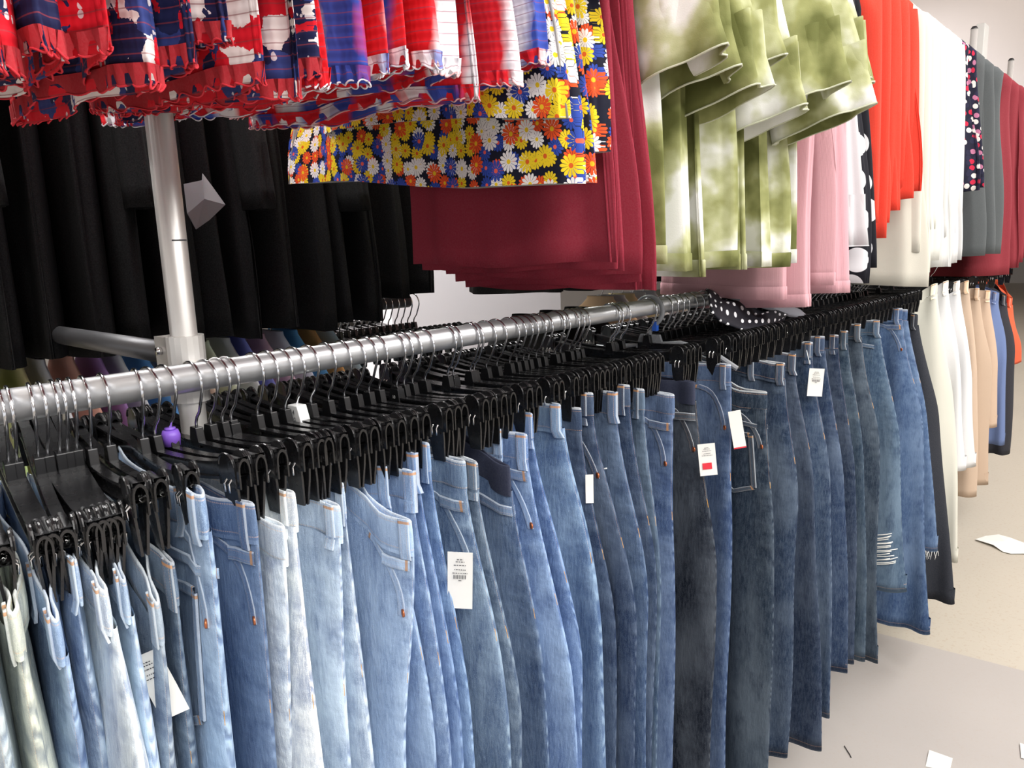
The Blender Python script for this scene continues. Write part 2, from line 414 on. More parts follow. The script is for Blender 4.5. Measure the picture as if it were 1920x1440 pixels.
PY = (.39, at(1828, 40, -.045)[0], at(1896, 112, -.045)[0])
for yy in PY:
    p = post(yy)
for z in (ZR, ZR + .9):
    for yy in PY:
        m = MB(); m.tube([rp(-.045, yy, z - .035), rp(-.045, yy, z + .045)], .0225, 20)
        m.box(rp(-.020, yy, z), (.028, .022, .030)); m.box(rp(-.074, yy - .0, z + .018), (.034, .034, .050))
        c = m.build('clamp', M['post'], rack, smooth=False)
        m = MB(); m.tube([rp(-.074, yy - .017, z + .026), rp(-.074, yy - .023, z + .026)], .005, 8); m.build('bolt', M['spring'], c)
        m = MB(); m.tube([rp(-.09, yy, z + .020), rp(-.72, yy, z + .020)], .0145, 14); m.build('crossbar', M['darkrail'], rack)
m = MB()
zm = at(350, 450, -.03)[1]; ring = MB()
ring.tube([rp(-.045 + .0159 * math.cos(a), .39 + .0159 * math.sin(a), ZR + zm) for a in np.linspace(-.5, .7, 7)], .0008, 5); ring.build('pencil_mark', M['ink'], rack)
for y0_, y1_ in ((-.55, 1.30), (2.12, 6.0)):
    o = bar('rear_lower_rail', rp(-.72, y0_, ZR), rp(-.72, y1_, ZR), R0, M['darkrail'], rack)
    o = bar('rear_upper_rail', rp(-.72, y0_ if y0_ < 0 else 2.0, ZR + .90), rp(-.72, y1_ if y1_ > 2 else 1.55, ZR + .90), R0, M['rail'], rack)
yu, zu = at(1843, 47, -.35); m = MB(); m.box((-.35, yu, (ZR + zu) / 2), (.05, .13, ZR + zu))
o = m.build('fixture_upright', plain('cream_enamel', (.80, .80, .77), .5), smooth=False, bevel=.004); tag(o, 'white flat fixture upright rising behind the dark floral blouse, beside a chrome pole', 'upright')

# ------------------------------------------------------------------ clip hanger (origin: rail axis)
HW = .160                                   # clip position on the bar
def hanger_proto(name='clip_hanger'):
    root = bpy.data.objects.new(name, None); root.empty_display_size = .05; link(root)
    m = MB(); R = .0245; cz = R0 + .0016 - R; pts = []
    for a in np.radians(np.arange(205, -42, -13)): pts.append((R * math.cos(a), 0, cz + R * math.sin(a)))
    pts += [(.012, 0, -.0385), (.004, 0, -.0465), (.0005, 0, -.053), (0, 0, -.066)]
    m.tube(pts, .0018, 8); m.build('hook', M['chrome'], root)
    m = MB(); m.prism([(-.007, -.058), (.007, -.058), (.012, -.082), (-.012, -.082)], -.0048, .0048)
    m.build('neck', M['black'], root, smooth=False, bevel=.001)
    # bar: shallow arch, I-section
    m = MB()
    xs = np.linspace(-.178, .178, 25)
    def zc(x): return -.080 + .014 * (abs(x) / .178) ** 3 - .004 * math.cos(x / .178 * math.pi / 2)
    for dz0, dz1, ty in ((.0065, .0095, .0052), (-.0065, .0065, .0016), (-.0095, -.0065, .0052)):
        rows = [[(x, -ty, zc(x) + dz0), (x, ty, zc(x) + dz0), (x, ty, zc(x) + dz1), (x, -ty, zc(x) + dz1)] for x in xs]
        m.grid(rows, True)
    m.build('bar', M['black'], root, smooth=False)
    for sx in (-1, 1):
        for sy in (-1, 1):
            pass
        m = MB()
        for sy in (-1, 1):
            # rounded plate: arch-topped jaw
            ol = []
            for a in np.linspace(0, math.pi, 11): ol.append((sx * HW + .0135 * math.cos(a), -.066 + .0125 * math.sin(a)))
            ol += [(sx * HW - .0125, -.100), (sx * HW - .0095, -.128), (sx * HW + .0095, -.128), (sx * HW + .0125, -.100)]
            y = sy * .0070
            V = []
            n = len(ol)
            for k, (x, z) in enumerate(ol):
                lean = .0045 * ((-.068 - z) / .058) if z < -.068 else 0      # jaws close downwards
                V.append((x, y - sy * lean - .0012, z))
            for k, (x, z) in enumerate(ol):
                lean = .0045 * ((-.068 - z) / .058) if z < -.068 else 0
                V.append((x, y - sy * lean + .0012, z))
            m.poly(V, [tuple(range(n)), tuple(range(2 * n - 1, n - 1, -1))] + [(i, i + n, (i + 1) % n + n, (i + 1) % n) for i in range(n)])
            # raised rib rim of the jaw
            m.tube([(x, y + sy * .0012, z) for x, z in ol[:11]], .0012, 6)
        c = m.build('clip', M['black'], root, smooth=False)
        hd = MB(); rws = []
        for xx in (.142, .179):
            r_ = [(.0066 * math.cos(q_), -.0700 + .0125 * math.sin(q_)) for q_ in np.linspace(0, math.pi, 9)]
            ou = [(.0066, -.088)] + r_ + [(-.0066, -.088)]
            inn_ = [(-.0048, -.088)] + [(.0048 * math.cos(q_), -.0705 + .0100 * math.sin(q_)) for q_ in np.linspace(math.pi, 0, 9)] + [(.0048, -.088)]
            rws.append([(sx * xx, p_[0], p_[1]) for p_ in ou + inn_])
        hd.grid(rws, True)
        for rw in rws:
            n_ = len(rw)
            for q_ in range(n_ // 2 - 1): hd.poly([rw[q_], rw[q_ + 1], rw[n_ - 2 - q_], rw[n_ - 1 - q_]], [(0, 1, 2, 3)])
        hd.build('bar_end', M['black'], root)
        m = MB(); m.tube([(sx * HW - .004, -.0088, -.093), (sx * HW - .004, -.0095, -.084), (sx * HW - .004, 0, -.0745), (sx * HW - .004, .0095, -.084), (sx * HW - .004, .0088, -.093)], .0013, 6)
        m.tube([(sx * HW + .004, -.0088, -.093), (sx * HW + .004, -.0095, -.084), (sx * HW + .004, 0, -.0745), (sx * HW + .004, .0095, -.084), (sx * HW + .004, .0088, -.093)], .0013, 6)
        m.build('spring', M['spring'], c)
    return root
proto_h = hanger_proto()
used_proto = False
def place_hanger(y, yaw, label, group, cat='hanger', x=0., z=ZR, roll=0.):
    global used_proto
    o = copy_tree(proto_h) if used_proto else proto_h
    used_proto = True
    o.location = (x, y, z); o.rotation_euler = (roll, 0, yaw)
    tag(o, label, cat, group); return o
# hooks of the photo, left to right, where they cross the top of the rail
hook_px = [10, 20, 67, 87, 110, 123, 143, 167, 203, 267, 290, 320, 370, 397, 420, 437, 487, 513, 540, 563, 590, 623, 653, 677, 700, 720, 753, 767,
           783, 807, 850, 860, 893, 900, 923, 943, 967, 980, 993, 1003, 1017, 1030, 1053, 1063, 1080, 1090, 1100, 1157, 1163, 1177, 1227, 1257,
           1267, 1278, 1288, 1302, 1315]
hy = [.085, .105, .135, .160] + [at(x, 765 - .153 * x, .017)[0] for x in hook_px]
hy = sorted(hy)
k = hy[-1]
while k < 2.75: k += .042; hy.append(k)
for i in range(1, len(hy)):
    if hy[i] - hy[i - 1] < .0072: hy[i] = hy[i - 1] + .0072

HK = [.100, .248, .262, .285, .41, .60, 9.0]; TK = [.080, .222, .290, .322, .432, .605, 9.0]
def tipmap(y): return float(np.interp(y, HK, TK))
# ------------------------------------------------------------------ jeans
def leg_shape(rng, w, fl, bt, L, side, kick=0.):
    ph = rng.uniform(0, 6.28, 6); crotch = .27
    def prof(s):                # outer half width
        hip = sstep(0, .36, s); kn = sstep(.4, 1.15, s)
        return w + fl * hip + kick * (s / 1.0) ** 1.2 + .0035 * np.sin(9 * s + ph[0]) * sstep(.05, .3, s)
    def S(t, s, sgn):
        """t in [-1,1] across (1 = outer seam), sgn = +-1 face, s = depth below rim"""
        a = prof(s); xi = -.012 + (.035 + .45 * kick) * sstep(crotch - .05, crotch + .25, s)
        cx = (a + xi) / 2; hw = (a - xi) / 2
        x = cx + hw * t
        pinch = 1 - .62 * np.exp(-((x - HW) / .020) ** 2) * (1 - sstep(.03, .16, s))
        B = bt * (.80 + .35 * sstep(.0, .3, s) - .25 * sstep(.45, 1.0, s)) * pinch
        e = (1 - np.minimum(np.abs(t), 1) ** 2.4) ** .5
        fold = bt * .42 * sstep(.04, .3, s) * (np.sin(34 * x + ph[1] + 1.6 * s) + .55 * np.sin(71 * x + ph[2] - 2.2 * s))
        y = sgn * B * e + fold * .7 + .006 * np.sin(2.5 * s + ph[3]) * sstep(.05, .5, s)
        return side * x, y
    return S, prof
def rim_z(x, z0, droop, cup, ph):
    ax = np.abs(x)
    return z0 - droop * sstep(.10, .20, x) - cup * np.exp(-((ax - .13) / .03) ** 2) * .6
def make_jeans(px, py, X, col, label, L=1.08, fl=.055, z0=None, bt=.014, feat='', seed=0, name='jeans', group='jeans hanging from clip hangers on the lower rail', cat='jeans', mats=('band', 'body', 'trim'), ytip=None, yh=None, hem_px=None, bot=None):
    rng = np.random.RandomState(seed + 7)
    yt, zt = at(px, py, X)
    if ytip is not None: yt = ytip
    # nearest free hook
    if yh is None:
        yh = min([y for y in free if not Hs or y > Hs[-1][0]] or free, key=lambda q: abs(tipmap(q) - yt)); free.remove(yh)
    yaw = math.atan2(yt - yh, X)
    z0 = z0 if z0 is not None else max(min(zt, -.088), -.118)
    droop = z0 - zt
    w = X / math.cos(yaw) - .0
    kick = 0.
    if hem_px is not None:
        d_ = _f * F_PX + _r * (hem_px[0] - 960) + _u * (720 - hem_px[1]); q_ = CAM + (yt - CAM[1]) / d_[1] * d_
        L = min(z0 - (q_[2] - ZR), ZR + z0 - .04); fl = .045; kick = min(max((q_[0] - w - fl) / L ** 1.2, -.03), .13)
    if bot is not None:
        d_ = _f * F_PX + _r * (bot - 960) + _u * (720 - 1440); q_ = CAM + (yt - CAM[1]) / d_[1] * d_
        fl = min(max((q_[0] - w) / float(sstep(0, .36, z0 - (q_[2] - ZR))), -.035), .10)
    root = thing(name, (0, yh, ZR), yaw, label, cat, group)
    Hs.append((yh, yaw, label))
    ph = rng.uniform(0, 6.28, 4)
    S, prof = leg_shape(rng, w, fl, bt, L, 1, kick)
    WB = .043
    def rz(x): return rim_z(x, z0, droop, .004, ph[0])
    # ---- waistband ring
    nt = 34
    th = np.concatenate([np.linspace(0, math.pi, nt, endpoint=False), np.linspace(math.pi, 2 * math.pi, nt, endpoint=False)])
    tt = np.cos(th); sg = np.sign(np.sin(th)); sg[np.abs(np.sin(th)) < 1e-9] = 0
    def wring(s, inset):
        ww = w - inset; x = ww * tt; ax = np.abs(x)
        pin = 1 - .62 * np.exp(-((ax - HW) / .018) ** 2)
        B = bt * .86 * pin * (1 + .25 * np.exp(-((ax - w) / .02) ** 2))
        y = np.sign(np.sin(th)) * np.maximum(B * (1 - np.abs(tt) ** 2.6) ** .5 - inset, .0004)
        y = y + bt * .25 * np.sin(26 * x + ph[1])
        z = rz(x) - s
        return np.stack([x, y, z], 1)
    rows = [wring(WB, .0), wring(.030, -.0006), wring(.014, -.0004), wring(.0022, .0), wring(0, .0009), wring(.0012, .0022), wring(.02, .0024), wring(.034, .0024)]
    ar = np.concatenate([[0], np.cumsum(np.linalg.norm(np.diff(rows[0][:, :2], axis=0), axis=1))])
    vs = [WB, .030, .014, .0022, 0, .002, .02, .034]
    UV = [[(ar[j], v) for j in range(len(th))] for v in vs]
    m = MB(); m.grid(rows, True, UV, UV)
    elastic = 'maternity' in feat
    wb = m.build('elastic_panel' if elastic else 'waistband', M['cloth'] if elastic else M[mats[0]], root, color=(.018, .024, .055) if elastic else col)
    # ---- legs
    def legpt(th_, s, out=0.0):
        c = math.cos(th_); sn = math.sin(th_)
        x, y = S(c, s, 1 if sn >= 0 else -1)
        return x, y
    ns = 26; nth = 40
    ss = np.concatenate([[.036, .040, .055, .075], np.linspace(.10, L, ns)])
    for side in (1, -1):
        rows = []; UV = []; UV2 = []
        for s in ss:
            c = np.cos(np.linspace(0, 2 * math.pi, nth, endpoint=False)); sn = np.sin(np.linspace(0, 2 * math.pi, nth, endpoint=False))
            x, y = S(c, s, np.where(sn >= 0, 1, -1))
            if s < .06:         # shrink into the waistband
                y = y * .93
            r = np.stack([side * x, y, rz(side * x) * (1 - sstep(0, .35, s)) + z0 * sstep(0, .35, s) - s], 1)
            q = r[:, :2]; a = np.concatenate([[0], np.cumsum(np.linalg.norm(np.diff(q, axis=0), axis=1))]); tot = a[-1] + .01
            a = np.where(a > tot / 2, a - tot, a)
            rows.append(r); UV.append([(a[j], s) for j in range(nth)]); UV2.append([(a[j], L - s) for j in range(nth)])
        # hem: turn the cloth inwards
        last = rows[-1].copy(); cen = last.mean(0); last = cen + (last - cen) * np.array([.985, .8, 1]); last[:, 2] += .003
        rows.append(last); UV.append(UV[-1]); UV2.append(UV2[-1])
        l2 = last.copy(); l2[:, 2] += .05; rows.append(l2); UV.append(UV[-1]); UV2.append([(u_[0], .03) for u_ in UV2[-1]])
        m = MB(); m.grid(rows, True, UV, UV2)
        m.build('leg', M[mats[1]], root, color=col)
    # ---- parts lying on the surface, on the outer leg near the rail end. d = distance from the outer seam
    def surf(d, s, sgn=-1, off=.0015):
        """point of the near (-) or far (+) face at distance d from the outer edge; d<0 wraps to the other face"""
        if d < 0: sgn, d = -sgn, -d
        if s <= WB:
            x = w - d; x = min(x, w - .0004)
            t = x / w; pin = 1 - .62 * math.exp(-((x - HW) / .018) ** 2)
            B = bt * .86 * pin * (1 + .25 * math.exp(-((x - w) / .02) ** 2))
            y = sgn * B * (1 - abs(t) ** 2.6) ** .5 + bt * .25 * math.sin(26 * x + ph[1])
        else:
            a = prof(s); xi = -.012 + (.035 + .45 * kick) * sstep(.22, .52, s); hw = (a - xi) / 2
            t = min((a - d - (a + xi) / 2) / hw, .9999); x, y = S(t, s, sgn); x = float(x); y = float(y)
        endf = math.exp(-d / .006)
        z = float(rz(x)) * (1 - sstep(0, .35, s)) + z0 * sstep(0, .35, s) - s
        return np.array([x + off * endf * 1.3, y + sgn * off * (1 - .5 * endf), z])
    def strip(name, path, wid, thick=.0018, mat='trim', colr=None, sgn=-1, off=.0016):
        """path [(d,s)], ribbon on the surface"""
        rows = []; UV = []
        P = [np.array(p, float) for p in path]; acc = 0
        for i, p in enumerate(P):
            tdir = P[min(i + 1, len(P) - 1)] - P[max(i - 1, 0)]; tdir /= np.linalg.norm(tdir) + 1e-9
            nd = np.array([-tdir[1], tdir[0]]); row = []; uvr = []
            if i: acc += np.linalg.norm(P[i] - P[i - 1])
            for k, o_ in ((-1, 0), (-1, 1), (-.70, 1.15), (-.3, 1.0), (.3, 1.0), (.70, 1.15), (1, 1), (1, 0)):
                q = p + nd * k * wid / 2
                row.append(surf(q[0], max(q[1], -.001), sgn, off + (thick if o_ else -.001) * (o_ or 1))); uvr.append((k, acc))
            rows.append(row); UV.append(uvr)
        m = MB(); m.grid(rows, False, UV, UV)
        return m.build(name, M[mat], root, color=colr or col)
    if not elastic:
        dl = rng.uniform(.006, .016)
        if 'noloop' not in feat:
            strip('belt_loop', [(dl, -.001), (dl, .008), (dl, .018), (dl, .028), (dl, .038), (dl, .050)], .0125, .0014, off=.0014)
            if 'loop2' in feat: strip('belt_loop', [(.070, -.001), (.070, .012), (.070, .026), (.070, .038), (.070, .050)], .0125, .0014, off=.0014)
    if 'pocket' in feat:
        pts = [(.075 - .062 * math.sin(a) - .0, .046 + .085 * (1 - math.cos(a))) for a in np.linspace(0, math.pi / 2, 9)]
        strip('front_pocket', pts, .009, .0003, off=.0006)
        c0 = surf(.011, .126, -1, .0015)
        m = MB(); m.tube([c0 + np.array([.001, .001, 0]), c0 + np.array([.0002, -.0008, 0]), c0 + np.array([0, -.0012, 0])], [.0048, .0046, .002], 14); m.build('rivet', M['copper'], root)
    if 'seampocket' in feat:
        strip('coin_pocket', [(.004, .058), (.016, .058), (.034, .058), (.044, .058)], .014, .0012)
    if 'backpocket' in feat:
        for pth in ([(.030, .10), (.030, .14), (.030, .18), (.030, .235)], [(.030, .10), (.06, .10), (.09, .10), (.12, .10)], [(.12, .10), (.12, .16), (.12, .235)], [(.030, .235), (.05, .243), (.075, .255), (.10, .243), (.12, .235)]):
            strip('back_pocket_edge', pth, .010, .0012)
    if 'yoke' in feat:
        strip('yoke_seam', [(-.004, .078), (.02, .076), (.05, .072), (.09, .066), (.13, .060)], .010, .0010)
    if elastic:
        strip('waist_seam', [(-.006, .066), (.004, .066), (.02, .066), (.05, .067), (.09, .068), (.13, .069)], .014, .0012)
    return root, surf, dict(w=w, z0=z0, rz=rz, L=L, yaw=yaw)

def paper_tag(root, loc, w_, h_, tilt=0, rz=0, kind='barcode', name='price_tag', lab=None, mat='paper', ry=0):
    """flat card hanging from a thing; local plane XZ faces -Y before rz"""
    Mx = Matrix.Translation(loc) @ Matrix.Rotation(rz, 4, 'Z') @ Matrix.Rotation(tilt, 4, 'Y') @ Matrix.Rotation(ry, 4, 'X')
    m = MB(); r = min(w_, h_) * .06
    n = 5; rows = []
    rows_f = []
    for i in range(n + 1):
        z = -h_ * i / n; bow = .0012 * math.sin(i / n * 3.1)
        rows_f.append([(-w_ / 2, bow, z), (w_ / 2, bow, z)])
    V = [Mx @ Vector(p) for row in rows_f for p in row]; V2 = [Mx @ Vector((p[0], p[1] + .0006, p[2])) for row in rows_f for p in row]
    k = len(V); Fs = []
    for i in range(n):
        a = 2 * i; Fs += [(a, a + 1, a + 3, a + 2), (k + a, k + a + 2, k + a + 3, k + a + 1), (a, a + 2, k + a + 2, k + a), (a + 1, k + a + 1, k + a + 3, a + 3)]
    Fs += [(0, k, k + 1, 1), (2 * n, 2 * n + 1, k + 2 * n + 1, k + 2 * n)]
    m.poly(V + V2, Fs); t = m.build(name, M[mat], root, smooth=False)
    if lab: t['label'] = lab
    y = -.0004
    def rect(mm, x0, x1, z0_, z1): mm.poly([Mx @ Vector(q) for q in ((x0, y + .0, z0_), (x1, y, z0_), (x1, y, z1), (x0, y, z1))], [(0, 1, 2, 3)])
    rng = random.Random(int(abs(w_ * h_) * 1e6))
    if kind in ('barcode', 'lines', 'red'):
        mm = MB()
        for zf, wf in ((.12, .25), (.16, .35), (.22, .5), (.30, .45), (.36, .6)):
            x = -w_ * wf / 2
            while x < w_ * wf / 2: l = rng.uniform(.03, .10) * w_; rect(mm, x, min(x + l, w_ * wf / 2), -h_ * zf - h_ * .014, -h_ * zf); x += l + w_ * .03
        if kind == 'barcode':
            x = -w_ * .26
            while x < w_ * .26: l = rng.uniform(.010, .026) * w_; rect(mm, x, x + l, -h_ * .47, -h_ * .40); x += l + w_ * rng.uniform(.015, .03)
            rect(mm, -w_ * .06, w_ * .06, -h_ * .505, -h_ * .49)
        mm.build('print', M['ink'], t, smooth=False, fix=False)
    if kind == 'red':
        mm = MB(); rect(mm, -w_ * .32, w_ * .22, -h_ * .80, -h_ * .60); mm.build('red_sticker', M['redink'], t, smooth=False, fix=False)
    if kind == 'redfoot':
        mm = MB(); rect(mm, -w_ * .5, w_ * .5, -h_ * 1.0, -h_ * .965); mm.build('red_band', M['redink'], t, smooth=False, fix=False)
    return t, Mx
def text_on(s, size, Mx, parent, mat, off=(0, 0, 0)):
    cu = bpy.data.curves.new('print', 'FONT'); cu.body = s; cu.size = size; cu.align_x = 'CENTER'
    o = bpy.data.objects.new('print', cu); link(o); dg = bpy.context.evaluated_depsgraph_get()
    me = bpy.data.meshes.new_from_object(o.evaluated_get(dg)); bpy.data.objects.remove(o); bpy.data.curves.remove(cu)
    me.materials.append(mat)
    q = bpy.data.objects.new('print', me); link(q); q.parent = parent
    q.matrix_local = Mx @ Matrix.Translation(off) @ Matrix.Rotation(math.pi / 2, 4, 'X')
    return q

free = list(hy); Hs = []
P_ = (.50, .61, .76); LT = (.30, .43, .64); LM = (.17, .29, .53); MD = (.095, .195, .43); MG = (.12, .20, .33)
DM = (.040, .095, .235); DK = (.026, .060, .150); DG = (.030, .065, .125); NV = (.012, .022, .05)
J = []
spec = [
 # px, py, X, colour, feat, flare, z0, label, extra
 (28, 1147, .19, (.42, .48, .45), '', .05, None, 'pale cream-washed jeans cut off by the left edge of the photo', {}),
 (113, 1160, .19, LM, 'loop2', .05, None, 'medium blue jeans with wide belt loop, lowest waistband at the far left', {}),
 (134, 1050, .17, LT, '', .05, None, 'light blue jeans whose waistband stands up behind the medium pair at far left', {}),
 (200, 1107, .19, P_, '', .06, None, 'very light blue jeans with long belt loop, left of the pair with the cream tag', {}),
 (227, 1093, .18, LT, '', .055, None, 'light blue jeans directly behind the very light pair at lower left', {}),
 (258, 1145, .19, (.22, .30, .42), '', .05, None, 'greyish blue jeans with a cream paper tag tucked at the waist', {'tagcream': 1}),
 (290, 1068, .185, MG, '', .05, None, 'grey-blue jeans with pale belt loop directly left of the wide facing pair', {}),
 (385, 926, .215, (.19, .32, .55), 'backpocket yoke loop2', .055, -.083, 'medium blue jeans turned to face the camera under a black clip', {'bt': .018}),
 (477, 943, .19, (.085, .17, .37), 'seampocket pocket', .05, None, 'strong blue whiskered jeans with copper rivet, right of the facing pair', {'bt': .019}),
 (507, 995, .205, P_, 'noloop', .05, None, 'bleached light jeans with rolled waist between strong blue and white-washed pairs', {}),
 (547, 925, .19, (.62, .69, .78), 'loop2', .05, None, 'almost white washed jeans with raised belt loops', {}),
 (633, 950, .195, LT, 'loop2', .05, None, 'sky blue jeans with pale belt loop at the corner, left of the high-rise pair', {}),
 (643, 905, .17, (.36, .48, .66), '', .05, None, 'pale blue jeans set back behind the sky blue pair', {}),
 (774, 974, .235, (.24, .38, .64), 'pocket seampocket', .035, -.118, 'light-mid blue high-rise jeans with rivet pocket sticking out of the row', {'bt': .020}),
 (705, 880, .17, LM, 'loop2', .06, None, 'medium-light blue jeans set back behind the high-rise pair', {}),
 (752, 890, .19, LM, '', .06, None, 'medium-light blue jeans with curled waistband just right of the high-rise pair', {}),
 (766, 853, .18, MD, '', .06, None, 'medium blue jeans with creased edge left of the large white barcode tag', {}),
 (790, 835, .18, (.12, .24, .48), '', .06, None, 'medium blue jeans half hidden behind the barcode tag', {}),
 (870, 865, .20, (.125, .215, .36), 'seampocket noloop', .06, None, 'dirty-wash blue jeans carrying the large white barcode tag', {'bt': .018, 'tagbar': 1}),
 (892, 868, .195, MG, '', .06, None, 'grey-blue jeans with thick pale belt loop right of the dirty-wash pair', {}),
 (958, 872, .205, (.10, .19, .38), 'maternity', .055, None, 'medium blue jeans with a navy stretch waist panel', {}),
 (928, 808, .17, LM, 'backpocket', .06, None, 'medium-light jeans with pale rim set behind the stretch-waist pair', {}),
 (985, 815, .20, (.13, .25, .52), 'pocket seampocket', .06, None, 'bright medium blue jeans with crinkled edge and dark rivet', {'bt': .018}),
 (996, 775, .18, MD, '', .065, None, 'medium blue jeans with open round waistband above the crinkled pair', {}),
 (1055, 757, .19, (.105, .205, .385), 'loop2', .075, None, 'smooth medium blue jeans with wide plain thigh in the middle of the rack', {'bt': .022}),
 (1088, 765, .185, DM, 'noloop', .06, None, 'dark-mid blue jeans showing a small pale tag edge beside the smooth pair', {'tagedge': 1}),
 (1110, 737, .19, (.045, .10, .24), 'pocket', .06, None, 'dark blue jeans with bright copper rivet right of the smooth pair', {}),
 (1155, 735, .195, (.055, .12, .27), '', .06, None, 'dark blue jeans with a white thread loop on the thigh', {'thread': 1}),
 (1180, 722, .19, DM, '', .06, None, 'dark blue jeans with zig-zag waistband rim in the middle group', {}),
 (1207, 730, .19, (.05, .11, .22), '', .06, None, 'dark teal blue jeans left of the pair with squared waistband', {}),
 (1262, 740, .20, (.05, .11, .27), 'pocket seampocket noloop', .055, None, 'dark blue jeans with squared waistband and small copper rivet', {'bt': .018}),
 (1305, 715, .195, NV, 'maternity pocket', .05, None, 'navy trousers with smooth stretch panel and a ticket with red mark', {'tagred': 1, 'bt': .018}),
 (1372, 683, .20, (.05, .11, .27), 'pocket', .055, None, 'dark blue jeans with white paper tag hung over the side seam', {'tagwhite': 1, 'bt': .018}),
 (1437, 735, .25, DG, 'backpocket noloop yoke', .03, -.105, 'dark indigo jeans with back pocket showing, waistband sticking out of the row', {'bt': .020}),
 (1473, 680, .21, (.032, .075, .17), 'loop2', .05, None, 'dark indigo jeans with two pale belt loops and wide plain thigh', {'hem_px': (1475, 1425), 'bt': .024}),
 (1490, 665, .18, DK, '', .045, None, 'very dark jeans half hidden left of the pair with the small white tag', {'hem_px': (1540, 1415)}),
 (1523, 642, .195, (.045, .10, .22), 'loop2', .06, None, 'dark faded-thigh jeans with small white price tag at the waist', {'tagsmall': 1, 'bt': .028, 'hem_px': (1560, 1345)}),
 (1547, 630, .19, DM, '', .055, None, 'dark blue jeans first right of the faded-thigh pair', {'hem_px': (1590, 1265)}),
 (1572, 628, .19, DK, '', .055, None, 'dark blue jeans second right of the faded-thigh pair', {'hem_px': (1603, 1250)}),
 (1590, 620, .19, (.05, .11, .20), '', .055, None, 'dark teal jeans third right of the faded-thigh pair', {'hem_px': (1625, 1240)}),
 (1616, 607, .19, DG, 'loop2', .055, None, 'dark jeans with thick seam left of the ripped-knee pair', {'hem_px': (1648, 1240), 'bt': .022}),
 (1650, 600, .195, (.05, .115, .22), 'yoke', .03, None, 'cropped dark blue jeans with ripped knee and pale hem', {'hem_px': (1700, 1112), 'rip': 1, 'bt': .030}),
 (1692, 578, .19, (.040, .105, .26), 'seampocket', .055, None, 'long wide-leg dark blue jeans near the end of the denim row', {'hem_px': (1745, 1185), 'bt': .045}),
 (1702, 580, .19, (.06, .14, .32), 'noloop', .06, None, 'short blue jeans with frayed raw hem just before the black pair', {'hem_px': (1758, 1035), 'bt': .028}),
 (-35, 1165, .19, (.34, .44, .55), '', .08, None, 'pale blue jeans barely entering the photo at its lower left edge', {}),
]
BOT = dict(enumerate([30, 140, 165, 285, 300, 318, 345, 425, 518, 548, 612, 660, 702, 771, 823, 858, 875, 890, 962, 985, 1025, 1010, 1079, 1100, 1137, 1150, 1192, 1212, 1225, 1237, 1262, 1337, 1367, 1445])); BOT[44] = 6
order = sorted(range(len(spec)), key=lambda i: at(spec[i][0], spec[i][1], spec[i][2])[0])
ys = [at(spec[i][0], spec[i][1], spec[i][2])[0] for i in order]
